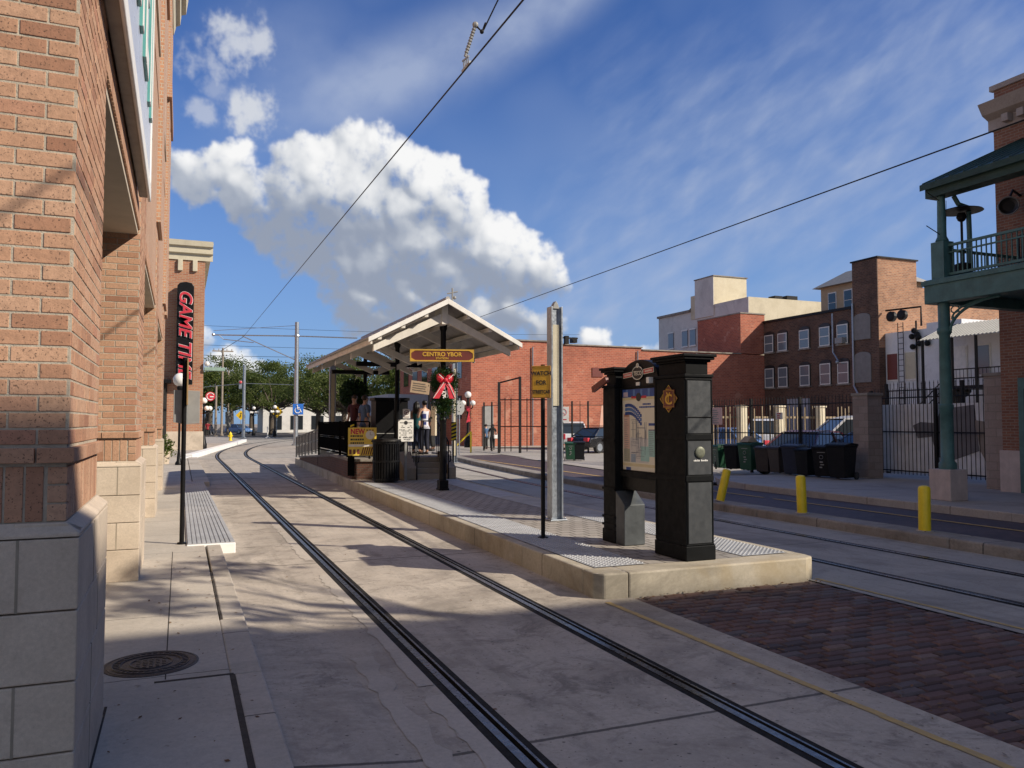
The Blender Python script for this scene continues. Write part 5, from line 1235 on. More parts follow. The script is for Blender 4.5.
m=MB(); m.lathe([(.27,0),(.27,.12)],(0,0,0),22,M=Matrix.Translation((1.62,50.2,3.25))@Matrix.Rotation(PI/2,4,'X')); o=m.build('disc',REDP,rs); m=MB(); m.tube([(1.62+.2*math.cos(a*PI/12+.4),50.07,3.25+.2*math.sin(a*PI/12+.4)) for a in range(20)],.025,5); m.box(1.6,1.8,50.05,50.08,3.2,3.26); m.build('letter_mark',WHITE,o); m=MB(); m.tube([(1.25,50.3,3.7),(1.65,50.25,3.7),(1.65,50.25,3.6)],.03,5); m.build('bracket',BLACK,rs)
cl=thing('wall_lamp','small pale box lamp on the corner building edge','wall lamp',(1.25,50.2,4.9)); m=MB(); m.box(1.25,2.4,49.9,50.3,4.75,4.95); m.build('hood',mat('pale_green_awning',(.25,.36,.30),.6),cl,.02); m=MB(); m.ball((1.4,49.95,5.15),.15,8,6); m.build('camera_head',WHITE,cl)
# stop sign seen from behind
x,y=YD(459.5,42); ss=thing('stop_sign','grey back of an octagonal stop sign near the right column','stop sign',(x,y,0)); m=MB(); m.cyl((x,y+.03,0),(x,y+.03,3.0),.035,n=8); m.build('post',STEEL,ss); m=MB(); m.prism([(.40*math.cos(PI/8+k*PI/4),.40*math.sin(PI/8+k*PI/4)) for k in range(8)],'y',-.01,.01,M=Matrix.Translation((x,y,2.5))@Matrix.Rotation(.5,4,'Z')); m.build('octagon',GREYS,ss)
# yellow barrier arm
x0,y0=YD(455,46); x1,y1=YD(471,46); ba=thing('barrier','low yellow barrier bar by the warehouse corner','barrier',(x0,y0,0)); m=MB(); m.tube([(x0,y0,.3),(x1,y1,1.2)],.05,6); m.tube([(x1,y1,0),(x1,y1,1.2)],.05,6); m.build('bar',YELL,ba)
# ------------------------------------------------------------------ poles and overhead wires
def mast(loc,h,r0,r1,label,mt=STEEL):
    t=thing('utility_pole',label,'pole',loc); m=MB(); m.cyl((loc[0],loc[1],loc[2]),(loc[0],loc[1],h),r0,r1,12); m.lathe([(r0*1.7,0),(r0*1.7,.12),(r0,.14)],loc,12); m.build('shaft',mt,t,0,'auto'); return t
P1=(8.0,61.5,0); p1=mast(P1,9.25,.17,.15,'grey overhead wire mast carrying the blue wheelchair sign')
m=MB(); m.tube([(2.2,63.8,8.28),(8,61.5,8.2),(12.2,59.8,8.05)],.05,6); m.tube([(4.2,63.0,8.2),(7.9,61.5,6.4)],.04,6); m.tube([(2.6,63.6,8.25),(2.9,63.5,7.95),(5.0,62.7,7.7)],.03,5); m.tube([(2.2,63.8,8.6),(8,61.5,9.0)],.018,4); m.ball((8,61.5,8.2),.2,8,6); m.ball((2.2,63.8,8.3),.12,8,6); m.build('bracket_arm',STEEL,p1)
ds=thing('parking_sign','blue wheelchair access sign on the grey mast','sign',(8,61.3,2.7)); m=MB(); m.box(7.72,8.5,61.22,61.26,2.3,3.1); o=m.build('sign_plate',BLUE,ds,.02)
m=MB(); c=Vector((8.08,61.2,2.62)); m.tube([c+Vector((.2*math.cos(a*PI/10+2.2),0,.2*math.sin(a*PI/10+2.2))) for a in range(16)],.03,5); m.tube([c+Vector((-.03,0,.3)),c+Vector((0,0,.08)),c+Vector((.17,0,.08)),c+Vector((.26,0,-.14))],.035,5); m.tube([c+Vector((-.02,0,.2)),c+Vector((.14,0,.2))],.03,5); m.ball(c+Vector((-.04,0,.36)),.05,8,6); m.build('symbol',WHITE,o)
x,y=YD(244,86); mast((x,y,0),7.9,.17,.14,'grey round mast at the end of the white kerb')
m2=[o for o in COL.objects if o.get('label','')=='grey round mast at the end of the white kerb'][0]
m=MB(); m.tube([(x-7,y+3,5.2),(x,y,5.9),(x+5,y-1,5.8)],.03,5); m.box(x-.55,x-.25,y-.2,y,5.3,6.2); m.build('signal_arm',STEEL,m2); m=MB(); m.ball((x-.4,y-.25,6.0),.16,8,6); m.build('signal_light',REDP,m2)
for u,d,zt,lab in((222,104,11.4,'wooden utility pole with a cross arm, left of the round mast'),(228,112,9.0,'pale wooden pole behind the cross armed utility pole'),(216,98,6.2,'short wooden pole on the far left sidewalk')):
    x,y=YD(u,d); t=mast((x,y,0),zt,.16,.12,lab,WOODP)
    if zt>11: m=MB(); m.box(x-1.3,x+1.3,y-.06,y+.06,10.9,11.05); [m.cyl((x+k,y,11.05),(x+k,y,11.3),.05,n=6) for k in(-1.1,-.5,.5,1.1)]; m.build('cross_arm',WOODP,t)
    if zt==9.0: m=MB(); m.box(x-.35,x+.35,y-.5,y-.2,1,3.2); m.build('equipment_box',GREYS,t)
def wire(name,label,pts,r,sag=0,hang=None):
    t=thing(name,label,'wire',pts[0]); m=MB(); P=[]
    for i in range(len(pts)-1):
        a,b=Vector(pts[i]),Vector(pts[i+1]); k=12
        for j in range(k+(1 if i==len(pts)-2 else 0)): f=j/k; P.append(a.lerp(b,f)-Vector((0,0,sag*4*f*(1-f))))
    m.tube(P,r,6); m.build('cable',IRON,t); return t
wt=wire('contact_wire','black trolley contact wire crossing the sky above the near track',[(4.27,63.2,8.14),(3.168,7.347,6.068),(2.9,-6,5.57)],.011)
# hanger arm on the contact wire
A0=Vector((4.27,63.2,8.14)); A1=Vector((3.168,7.347,6.068)); 
def onwire(u): 
    best=None
    for k in range(2001):
        p=A0.lerp(A1,k/2000*1.0); 
        X=p.x*math.cos(R(22.5157))-p.y*math.sin(R(22.5157)); D=p.x*math.sin(R(22.5157))+p.y*math.cos(R(22.5157)); uu=512+800*X/D
        if best is None or abs(uu-u)<best[0]: best=(abs(uu-u),p)
    return best[1]
c=onwire(469); dr=(A1-A0).normalized()
hg=thing('wire_hanger','insulated hanger arm clamped to the trolley wire','wire hanger',tuple(c))
m=MB(); m.tube([c+dr*.02+Vector((0,0,.02)),c-dr*.28+Vector((0,0,.02))],.02,6); m.tube([c+dr*.02+Vector((-.02,0,.09)),c-dr*.22+Vector((-.02,0,.12))],.012,5)
for k in range(4): m.cyl(c-dr*(.04+.06*k)+Vector((0,0,0)),c-dr*(.04+.06*k)+Vector((-.01,0,.13)),.010,n=5)
t1=c-dr*.12+Vector((-.02,0,.14)); t2=t1+Vector((.115,-.05,.40)); m.build('clamp',STEEL,hg)
m=MB(); m.cyl(t1,t2,.018,n=8)
for k in range(9): p=t1.lerp(t2,.12+k*.09); m.cyl(p,p+(t2-t1)*.03,.026,n=8)
m.ball(t2,.04,8,6); m.build('insulator_rod',GREYS,hg)
t3=t2+Vector((.075,-.03,-.085)); m=MB(); m.tube([t2,t3,t3+Vector((.05,0,.12))],.014,6); m.ball(t3,.028,8,6); m.build('hook',IRON,hg)
wire('span_wire','short twisted span wire rising from the hanger arm',[tuple(t3+Vector((.02,0,.02))),tuple(t3+Vector((.9,-.9,2.2)))],.009)
wire('contact_wire','black trolley wire slanting up above the far track',[(12.449,33.81,6.494),(9.842,6.745,5.585),(8.6,-6,5.15)],.011)
wire('span_wire','thin wire leaving the mast arm towards the far trees',[(4.27,63.2,8.14),(3.0,70,7.6),(7,100,5.6)],.02)
for i,(a,b,lab) in enumerate((((-10,90,9.0),(30,84,9.2),'lowest thin service wire crossing above the far junction'),((-10,105,11.3),(60,100,12.0),'middle thin service wire crossing above the far junction'),((-10,112,14.5),(60,116,16),'topmost thin service wire crossing above the far junction'))): wire('service_wire',lab,[a,b],.022,.5)
# ------------------------------------------------------------------ trees
def crown(seed,rx,ry,rz,cz,nc,per,lf,flat=.55):
    q=random.Random(seed); m=MB(); tips=[]
    for c in range(nc):
        while True:
            d=Vector((q.uniform(-1,1),q.uniform(-1,1),q.uniform(-.75,1)))
            if .35<d.length<1: break
        C_=Vector((d.x*rx,d.y*ry,cz+d.z*rz)); tips.append(C_); r_=q.uniform(.5,1.0)*min(rx,rz)*.42; tb=q.uniform(.05,.65)
        for i in range(per):
            e=Vector((q.gauss(0,.5),q.gauss(0,.5),q.gauss(0,.5)*flat))*r_; p=C_+e; u=Vector((q.gauss(0,1),q.gauss(0,1),q.gauss(0,.7))).normalized()*lf*q.uniform(.6,1.3); w_=u.cross(Vector((q.gauss(0,1),q.gauss(0,1),q.gauss(0,1)))).normalized()*lf*.42
            m._add([p-u*.5,p+w_,p+u*.6,p-w_],[(0,1,2,3)],0,min(1,max(0,tb+q.uniform(-.2,.35))))
    return m,tips
def tree_proto(name,seed,h,rx,rz,trunk,nc,per,lf,mt,group):
    t=proto(name,'',name.replace('_',' '),group); cz=h-rz*.95; m,tips=crown(seed,rx,rx,rz,cz,nc,per,lf); m.build('crown',mt,t,local=True)
    q=random.Random(seed+1); b=MB(); zt=cz-rz*.75
    b.tube([(0,0,-.1),(.02,.01,.4),(.08,.05,zt*.6),(.05,-.05,zt)],[trunk*1.35,trunk,trunk*.85,trunk*.75],10)
    for c_ in q.sample(tips,min(len(tips),16)):
        st=Vector((.05,-.05,zt*q.uniform(.75,1.0))); mid=st.lerp(c_,.5)+Vector((q.uniform(-.3,.3),q.uniform(-.3,.3),-.25*rz*.5)); b.tube([st,mid,c_],[trunk*.42,trunk*.25,trunk*.06],6)
    b.build('trunk',BARK,t,0,True,local=True); t['category']='tree'; return t
oak=tree_proto('oak_tree',3,8.6,5.4,3.0,.32,52,190,.20,LEAF,'street trees beyond the tracks')
oak2=tree_proto('oak_tree',17,9.4,5.8,3.4,.34,52,190,.20,LEAF,'street trees beyond the tracks')
light=tree_proto('street_tree',29,7.6,3.6,2.6,.2,46,110,.25,LEAF2,'street trees beyond the tracks')
TS=[(oak,210,140,1.5,'dark oak tree down the street, just right of the corner building'),(light,207,108,1.15,'pale leafed tree beside the corner building, low and yellowish'),
    (oak2,252,132,1.05,'broad oak tree behind the round mast at the kerb end'),(oak,272,110,1.15,'spreading oak tree left of the wheelchair sign mast'),(light,262,160,1.4,'small pale tree seen under the oaks past the round mast'),
    (oak2,318,97,1.0,'dense oak tree right behind the wheelchair sign mast'),(oak,345,84,1.02,'tall oak tree rising behind the left eave of the shelter'),(oak2,372,92,1.0,'oak tree filling the gap under the shelter roof'),
    (light,352,105,1.0,'pale tree seen between the two steel columns of the shelter'),(light,420,85,1.1,'yellow green tree behind the tan board under the shelter'),(oak,395,120,1.05,'far oak tree behind the shelter centre column'),(oak,292,140,1.4,'distant oak tree between the two grey masts'),(oak2,232,180,1.5,'farthest oak tree in the street gap'),(light,330,120,1.0,'pale tree between the mast and the ramp railing')]
used=set()
for i,(p_,u,d,sc,lab) in enumerate(TS):
    x,y=YD(u,d); o=place(p_,p_.name not in used,(x,y,0),i*1.37,lab,sc); used.add(p_.name)
# grass verge and shrubs
pf=thing('planter_shrub','leafy shrub in a pot by the brick building corner','shrub',(-.5,34,.12)); q=random.Random(31); m=MB()
for i in range(700):
    p=Vector((-.55+q.gauss(0,.16),34+q.gauss(0,.18),.75+q.gauss(0,.2))); u=Vector((q.gauss(0,1),q.gauss(0,1),q.gauss(0,1))).normalized()*.08; w_=u.cross(Vector((q.random(),.2,q.random()))).normalized()*.03; m._add([p-u,p+w_,p+u,p-w_],[(0,1,2,3)],0,q.random())
m.build('foliage',LEAF2,pf); m=MB(); m.lathe([(.18,.12),(.25,.6),(.27,.62),(.22,.6)],(-.55,34,0),14); m.build('pot',STONE,pf)
# ------------------------------------------------------------------ vehicles
CG=glass('car_glass',(.03,.04,.05),.04)
def car(kind,col,rough=.25):
    t=proto('parked_car','','car','cars parked beyond the tracks')
    L,Wd,H_=(4.5,1.75,1.42) if kind=='sedan' else (4.6,1.85,1.72)
    pm=mat('car_paint_'+str(col),col,rough,.1,.04,3,spec=.7)
    if kind=='sedan': body=[(-2.2,.32),(-2.22,.62),(-2.1,.85),(-1.5,.93),(.95,.93),(1.9,.82),(2.22,.62),(2.25,.32)]; cab=[(-1.75,.93),(-1.15,1.36),(-.2,1.42),(.45,1.36),(1.15,.93)]
    else: body=[(-2.25,.34),(-2.3,.75),(-2.2,1.02),(.95,1.05),(2.0,.95),(2.28,.72),(2.3,.34)]; cab=[(-2.15,1.02),(-1.9,1.62),(-1.5,1.72),(.1,1.72),(.55,1.62),(1.2,1.05)]
    m=MB(); m.prism(body,'y',-Wd/2,Wd/2); b=m.build('body',pm,t,.07,local=True)
    def cabpoly(ins,zs): 
        n=len(cab); vs=[]
        for sgn in(-1,1):
            for x,z in cab: k=(z-cab[0][1])/(H_-cab[0][1]); vs.append((x,sgn*(Wd/2-.04-k*.22-ins),z))
        return vs,n
    vs,n=cabpoly(0,1); m=MB(); m._add(vs,[tuple(range(n-1,-1,-1)),tuple(range(n,2*n))]+[(i,(i+1)%n,n+(i+1)%n,n+i) for i in range(n)]); m.build('windows',CG,t,.02,local=True)
    m=MB(); top=[p for p in cab if p[1]>H_-.12]; vs=[]
    for sgn in(-1,1):
        for x,z in top: k=(z-cab[0][1])/(H_-cab[0][1]); vs.append((x,sgn*(Wd/2-.035-k*.22),z+.012))
    n2=len(top); vs+= [(v[0],v[1],v[2]+.03) for v in vs]
    m._add(vs,[tuple(range(n2)),tuple(range(n2,2*n2))]+[(2*n2+i,2*n2+i+1,3*n2+i+1,3*n2+i) for i in range(n2-1)]+[(i,i+1,2*n2+i+1,2*n2+i) for i in range(n2-1)]+[(n2+i,n2+i+1,3*n2+i+1,3*n2+i) for i in range(n2-1)])
    m.build('roof',pm,t,local=True)
    m=MB()
    for sgn in(-1,1):
        def pp(x,z): k=(z-cab[0][1])/(H_-cab[0][1]); return Vector((x,sgn*(Wd/2-.03-k*.22),z))
        c0,c1=cab[0],cab[-1]; tl=top[0]; tr=top[-1]
        m=MB(); m.tube([pp(*c0),pp(*tl)],.045,5); m.build('window_pillar',pm,t,local=True); m=MB(); m.tube([pp(*c1),pp(*tr)],.04,5); m.build('window_pillar',pm,t,local=True)
        for fx in((.42,) if kind=='sedan' else (.35,.68)): xx=c0[0]+(c1[0]-c0[0])*fx; m=MB(); m.tube([pp(xx,c0[1]),pp(xx,H_-.03)],.045,5); m.build('window_pillar',pm,t,local=True)
    for x in(-1.38,1.4):
        for sgn in(-1,1):
            m=MB(); Mw=Matrix.Translation((x,sgn*(Wd/2-.10),.33))@Matrix.Rotation(PI/2,4,'X'); m.lathe([(.22,-.11),(.32,-.11),(.33,-.08),(.33,.08),(.32,.11),(.22,.11)],(0,0,0),20,M=Mw); w_=m.build('wheel',INK,t,local=True)
            m=MB(); m.lathe([(.21,-.115),(.2,-.1),(.05,-.09),(.05,.09),(.2,.1),(.21,.115)],(0,0,0),16,M=Mw); m.build('rim',STEEL,w_,local=True)
    for sgn in(-1,1):
        m=MB(); m.box(-2.27 if kind=='sedan' else -2.32,-2.1,sgn*.62-.16,sgn*.62+.16,.66,.86 if kind=='sedan' else 1.0); m.build('tail_light',REDP,t,.02,local=True)
        m=MB(); m.box(2.08,2.26,sgn*.62-.17,sgn*.62+.17,.62,.76); m.build('headlight',WHITE,t,.02,local=True)
    m=MB(); m.box(-2.33,-2.2,-.3,.3,.42,.56); m.build('number_plate',GREYS,t,local=True); return t
def park(p_,first,u,d,rz,lab,z=.015,sc=1):
    x,y=YD(u,d); return place(p_,first,(x,y,z),rz,lab,sc)
suvw=car('suv',(.72,.72,.72)); park(suvw,True,765,44,R(52),'white van seen from behind through the iron fence',sc=1.08)
park(suvw,False,853,30.2,R(155),'white sport utility car parked before the block pillar',sc=1.12); park(suvw,False,571,52,R(66),'white car in the sunny yard beside the no parking sign')
sedr=car('sedan',(.075,.012,.016)); park(sedr,True,806,27.2,R(-160),'dark red sedan parked behind the black wheelie bins')
sedb=car('sedan',(.10,.20,.42)); place(sedb,True,(21.5,20.1,.015),R(176),'blue sedan parked between the red sedan and the block pillar'); park(sedb,False,722,40,R(100),'blue sedan parked far left behind the pink parking sign')
park(sedb,False,239,118,R(-60),'small blue car far down the street by the round mast',.0)
sedk=car('sedan',(.015,.015,.017)); park(sedk,True,604,46,R(20),'black car in the sunny yard just left of the map kiosk'); park(sedk,False,206,112,R(80),'dark car far down the left street past the corner building',.0)
hydrant((*YD(231,70),.13),'yellow fire hydrant on the far sidewalk corner')
# far street furniture
x,y=YD(268,88); fb=thing('lane_marker','white flexible lane marker post on the far road','lane marker',(x,y,0)); m=MB(); m.lathe([(.28,0),(.28,.06),(.1,.1),(.07,.15),(.06,1.25)],(x,y,0),12); m.build('post',WHITE,fb)
def diamond(u,d,h,label):
    x,y=YD(u,d); t=thing('warning_sign',label,'sign',(x,y,0)); m=MB(); m.cyl((x,y+.05,0),(x,y+.05,h),.05,n=8); m.build('post',STEEL,t); m=MB(); m.prism([(0,-.75),(.75,0),(0,.75),(-.75,0)],'y',-.02,.02,M=Matrix.Translation((x,y,h))@Matrix.Rotation(-.1,4,'Z')); o=m.build('sign_plate',mat('sign_yellow',(.78,.50,.02),.45,0,.1,5),t); m=MB(); m.tube([(x-.1,y-.05,h-.3),(x,y-.05,h+.1)],.06,5); m.ball((x+.05,y-.05,h+.3),.09,8,6); m.build('symbol',INK,o)
diamond(277,100,3.0,'yellow diamond warning sign in front of the oak trees'); diamond(241,125,2.8,'smaller yellow diamond warning sign left of the round mast')
FW=thing('white_storefront','low white building behind the trees left of the shelter','building',(*YD(330,135),0)); x,y=YD(325,135)
m=MB(); m.box(x-10,x+12,y,y+10,0,4.4); m.build('wall',WHITEB2,FW); m=MB()
for k in range(6): m=MB(); m.box(x-9+k*3.4,x-7+k*3.4,y-.06,y,.5,2.8); m.build('window',GLASS,FW)
m=MB(); m.box(x-10.2,x+12.2,y-.2,y+10,4.4,4.7); m.build('coping',MEDC,FW)
FB=thing('grey_storefront','grey blue building seen through the shelter behind the waiting women','building',(*YD(415,62),0)); x,y=YD(407,62)
m=MB(); m.box(x-1.5,x+1.8,y,y+8,0,3.9); m.box(x+1.801,x+5,y+.4,y+8,0,3.3); m.build('wall',mat('grey_blue_wall',(.26,.30,.37),.8,0,.15,2),FB); m=MB(); m.box(x+2,x+4.6,y+.34,y+.4,.6,3.2); m.build('window',GLASSB,FB); m=MB(); m.box(x-1.4,x-.2,y-.06,y,.4,3.2); m.build('door',DGREEN,FB)
x,y=YD(420,50); tb=thing('board_sign','tan printed board on a post behind the shelter','sign',(x,y,0)); Mt=Matrix.Translation((x,y,3.9))@Matrix.Rotation(.12,4,'Y'); m=MB(); m.box(-.62,.62,-.04,.04,-.38,.38,M=Mt); o=m.build('board',mat('board_tan',(.33,.23,.14),.7),tb,.01); m=MB(); q=random.Random(3)
for z in(.22,.08,-.06,-.2): m.box(-.5,.5*q.uniform(.5,1),-.05,-.041,z-.03,z+.03,M=Mt)
m.build('printed_lines',BARK,o); m=MB(); m.cyl((x+.6,y+.05,0),(x+.6,y+.05,4.3),.06,n=8); m.build('post',BLACK,tb)
# unseen block added to cast the foreground shade, and the tree giving the dapples
XB=thing('shade_block','brick block across the street behind the camera','building',(25,-14,0)); m=MB(); m.box(11.5,16.6,-26,-9,0,14.1); m.box(16.601,42,-26,-9,0,15.5); m.build('wall',RBB,XB); m=MB(); m.box(11.3,16.6,-26.2,-8.8,14.1,14.4); m.box(16.601,42.2,-26.2,-8.8,15.5,15.8); m.build('cornice',CREAM,XB)
for z in(1,5,9,12.6):
    for k in range(7): m=MB(); m.box(13+k*4,14.8+k*4,-9,-8.95,z,z+(1.2 if z>12 else 2.2)); m.build('window',GLASS,XB)
nt1=tree_proto('street_tree',41,9.6,1.5,1.2,.13,8,40,.2,LEAF,None); nt1.location=(10.1,.2,.15); nt1['label']='small street tree on the median behind the camera'
# ------------------------------------------------------------------ people
def skinmesh(joints,edges,root,sub=1):
    me=bpy.data.meshes.new('tmp'); me.from_pydata([j[0] for j in joints],edges,[]); o=bpy.data.objects.new('tmp',me); COL.objects.link(o)
    o.modifiers.new('s','SKIN'); u=o.modifiers.new('u','SUBSURF'); u.levels=sub; u.render_levels=sub
    lay=me.skin_vertices[0].data
    for i,j in enumerate(joints): r_=j[1]; lay[i].radius=(r_ if isinstance(r_,tuple) else (r_,r_))
    lay[root].use_root=True
    dg=bpy.context.evaluated_depsgraph_get(); dg.update(); nm=bpy.data.meshes.new_from_object(o.evaluated_get(dg))
    vs=[v.co.copy() for v in nm.vertices]; fs=[tuple(p.vertices) for p in nm.polygons]
    bpy.data.objects.remove(o); bpy.data.meshes.remove(me); bpy.data.meshes.remove(nm); return vs,fs
def person(label,loc,rz,h,skin,top,bottom,hair,longhair=False,arms='down',short=True,sleeve=True,lean=0,step=0.0,pattern=None,hat=False):
    t=thing('person',label,'person',loc,None,rz); S=h/1.75
    def J(x,y,z,r_): return (Vector((x,y+lean*max(0,z-.9),z))*S,(r_[0]*S,r_[1]*S) if isinstance(r_,tuple) else r_*S)
    if arms=='down': A=lambda s:[(.185*s,0,1.40),(.235*s,-.03,1.13),(.245*s,.05,.89),(.245*s,.08,.81)]
    elif arms=='hold': A=lambda s:[(.185*s,0,1.40),(.235*s,-.04,1.12),(.13*s,.20,1.10),(.07*s,.26,1.12)]
    else: A=lambda s:[(.185*s,0,1.40),(.22*s,.06,1.16),(.10*s,.20,1.34),(.06*s,.22,1.42)]
    j=[J(0,0,.95,(.135,.10)),J(0,0,1.12,(.125,.09)),J(0,0,1.30,(.15,.10)),J(0,-.005,1.43,(.09,.07)),J(0,0,1.50,.052),J(0,.012,1.56,(.058,.068)),J(0,.015,1.635,(.072,.088)),J(0,.0,1.715,(.055,.065))]
    e=[(0,1),(1,2),(2,3),(3,4),(4,5),(5,6),(6,7)]; hands=[]
    for s_ in(-1,1):
        b=len(j); P=A(s_); j+= [J(*P[0],.058),J(*P[1],.043),J(*P[2],.031),J(*P[3],(.036,.022))]; e+= [(2 if 0 else 3,b),(b,b+1),(b+1,b+2),(b+2,b+3)]; hands.append((P[2],P[3]))
        b=len(j); sy=step*s_; j+= [J(.095*s_,0,.90,.088),J(.10*s_,.03+sy*.5,.50,.058),J(.105*s_,-.02+sy,.09,.042),J(.12*s_,.12+sy,.035,(.042,.03))]; e+= [(0,b),(b,b+1),(b+1,b+2),(b+2,b+3)]
    vs,fs=skinmesh(j,e,0); m=MB(); m._add(vs,fs)
    for w_,hd in hands:                                                  # fingers
        w_=J(*w_,0)[0]; hd=J(*hd,0)[0]; d=(hd-w_).normalized(); sd=d.cross(Vector((0,1,0))).normalized() if abs(d.y)<.9 else d.cross(Vector((0,0,1))).normalized(); nn=d.cross(sd)
        for k,ln in enumerate((.072,.082,.078,.062)): b0=hd+sd*(k-1.5)*.018*S+d*.01*S; m.tube([b0,b0+d*ln*.5*S,b0+d*ln*.85*S+nn*.02*S],[.009*S,.008*S,.006*S],5)
        b0=hd-sd*.03*S-d*.02*S; m.tube([b0,b0-sd*.03*S+d*.03*S,b0-sd*.025*S+d*.06*S],[.010*S,.009*S,.007*S],5)
    c=J(0,.012,1.62,0)[0]
    m._add([c+Vector((-.013,.082,-.015))*S,c+Vector((.013,.082,-.015))*S,c+Vector((0,.112,-.018))*S,c+Vector((0,.085,.025))*S],[(0,1,2),(0,2,3),(1,3,2)])   # nose
    for s_ in(-1,1): m.ball(c+Vector((.078*s_,0,.0))*S,.02*S,6,5,(.4,.8,1.4))
    m.build('body',skin,t,0,True,local=True)
    m=MB()
    for s_ in(-1,1): m.ball(c+Vector((.03*s_,.083,.018))*S,.010*S,6,4)
    m.box(c.x-.022*S,c.x+.022*S,c.y+.075*S,c.y+.086*S,c.z-.052*S,c.z-.045*S); m.build('face_detail',INK,t,local=True)
    g=.014
    def inc(q_,k=g): return tuple(a+k*S for a in (q_ if isinstance(q_,tuple) else (q_,q_)))
    jj=[(p,inc(r_)) for p,r_ in j]
    tj=[jj[0],jj[1],jj[2],(jj[3][0],inc((.088*S,.06*S)))]; te=[(0,1),(1,2),(2,3)]; tj.append((j[0][0]-Vector((0,0,.13*S)),inc((.145*S,.11*S)))); te.append((0,4))
    for s_ in(0,1):
        b=8+s_*8; k=len(tj); el=j[b+1][0]; sh=j[b][0]
        if sleeve: tj+= [(sh,inc(.062*S)),(sh.lerp(el,.75),inc(.052*S))]; te+= [(3,k),(k,k+1)]
        else: tj+= [(sh.lerp(j[3][0],.35),inc(.05*S))]; te+= [(3,k)]
    vs,fs=skinmesh(tj,te,0); m=MB(); m._add(vs,fs,0)
    sh_=m
    if pattern:
        q=random.Random(2); 
        for i in range(len(sh_.f)): sh_.m[i]=1 if q.random()<.28 else 0
    sh_.build('shirt',[top,pattern or top],t,0,True,local=True)
    bj=[(j[0][0],inc((.14*S,.105*S))),(j[0][0]+Vector((0,0,.08*S)),inc((.128*S,.095*S)))]; be=[(0,1)]
    for s_ in(0,1):
        b=12+s_*8; k=len(bj); hp,kn,an=j[b][0],j[b+1][0],j[b+2][0]
        bj+= [(hp,inc(.09*S,.02*1)),(kn,inc(.062*S,.02))]; be+= [(0,k),(k,k+1)]
        if not short: bj.append((an+Vector((0,0,.02)),inc(.05*S,.012))); be.append((k+1,k+2))
    vs,fs=skinmesh(bj,be,0); m=MB(); m._add(vs,fs); m.build('trousers' if not short else 'shorts',bottom,t,0,True,local=True)
    for s_ in(0,1):
        b=12+s_*8; a=j[b+2][0]; f=j[b+3][0]; m=MB(); m.ball(a.lerp(f,.55)-Vector((0,0,.03*S)),.06*S,10,6,(.8,2.2,.75)); m.build('shoe',INK,t,0,True,local=True)
    m=MB(); hc=J(0,-.012,1.665,0)[0]; m.ball(hc,.098*S,14,10,(.92,1.02,.88))
    if longhair:
        for k in range(7): a=PI+PI*k/6; m.tube([hc+Vector((.07*math.cos(a),.07*math.sin(a)-.01,.02))*S,hc+Vector((.09*math.cos(a),.085*math.sin(a)-.02,-.14))*S,hc+Vector((.08*math.cos(a),.07*math.sin(a)-.05,-.33))*S],[.035*S,.04*S,.015*S],6)
    m.build('hair',hair,t,0,True,local=True); return t
HK=mat('dark_hair',(.012,.01,.009),.5,0,.2,20); HB=mat('brown_hair',(.05,.03,.02),.5,0,.2,20)
def atp(u,y,z): a=R(22.5157)+math.atan((u-512)/800); return (y*math.tan(a),y,z)
HPz=HP
person('man in a dark red shirt standing on the raised platform left of the ticket machine',atp(354.5,24.2,HPz),2.2,1.78,SKIN,cloth('dark_red',(.07,.012,.015)),cloth('khaki',(.25,.19,.13)),HB)
person('man in a blue tee shirt and sunglasses holding papers by the ticket machine',atp(365,23.2,HPz),-1.2,1.74,SKIN,cloth('slate_blue',(.10,.15,.25)),cloth('khaki',(.25,.19,.13)),HB,arms='hold')
person('short haired person mostly hidden behind the black ticket machine',atp(384,26.5,HPz),2.8,1.75,SKIN,cloth('black',(.02,.02,.02)),cloth('black',(.02,.02,.02)),HB)
person('woman with long dark hair in a teal top at the head of the stairs',atp(417,23.5,HPz),-.7,1.58,SKIN,cloth('teal',(.012,.10,.11)),cloth('denim',(.03,.05,.11)),HK,longhair=True,arms='raise',short=False,sleeve=False)
person('woman in a white and navy patterned tank top at the head of the stairs',atp(424.5,22.9,HPz),.35,1.60,SKIN,cloth('white_floral',(.62,.62,.68)),cloth('navy',(.012,.014,.03)),HK,arms='raise',short=False,sleeve=False,pattern=cloth('navy_floral',(.03,.04,.18)))
person('person in black behind the patterned top woman on the platform',atp(433,25.5,HPz),1.0,1.65,SKIND,cloth('black',(.02,.02,.02)),cloth('black',(.02,.02,.02)),HK,longhair=True,short=False)
person('pedestrian in a blue top and black trousers by the red warehouse',(*YD(486,51.5),.0),.5,1.62,SKIN,cloth('denim_top',(.06,.12,.22)),cloth('black',(.02,.02,.02)),HB,arms='hold',short=False)
person('pedestrian in black with a white bag walking along the red warehouse',(*YD(492.5,50),.0),-.3,1.64,SKIND,cloth('black',(.02,.02,.02)),cloth('black',(.02,.02,.02)),HK,longhair=True,short=False,step=.12)
bx_,by_=YD(496,49.8); hb=thing('handbag','small white handbag carried by the pedestrian in black','bag',(bx_,by_,.75)); m=MB(); m.box(bx_-.14,bx_+.14,by_-.06,by_+.06,.72,.95); m.build('pouch',WHITE,hb,.03); m=MB(); m.tube([(bx_-.1,by_,.94),(bx_,by_,1.15),(bx_+.1,by_,.94)],.01,5); m.build('strap',WHITE,hb)
pp_=thing('paper_sheet','white sheet of paper held by the man in blue','paper',atp(371,23.0,HPz+1.0)); c=Vector(atp(371,22.95,HPz+.98)); m=MB(); m.box(c.x-.06,c.x+.06,c.y,c.y+.01,c.z-.3,c.z+.1); m.build('sheet',WHITE,pp_)
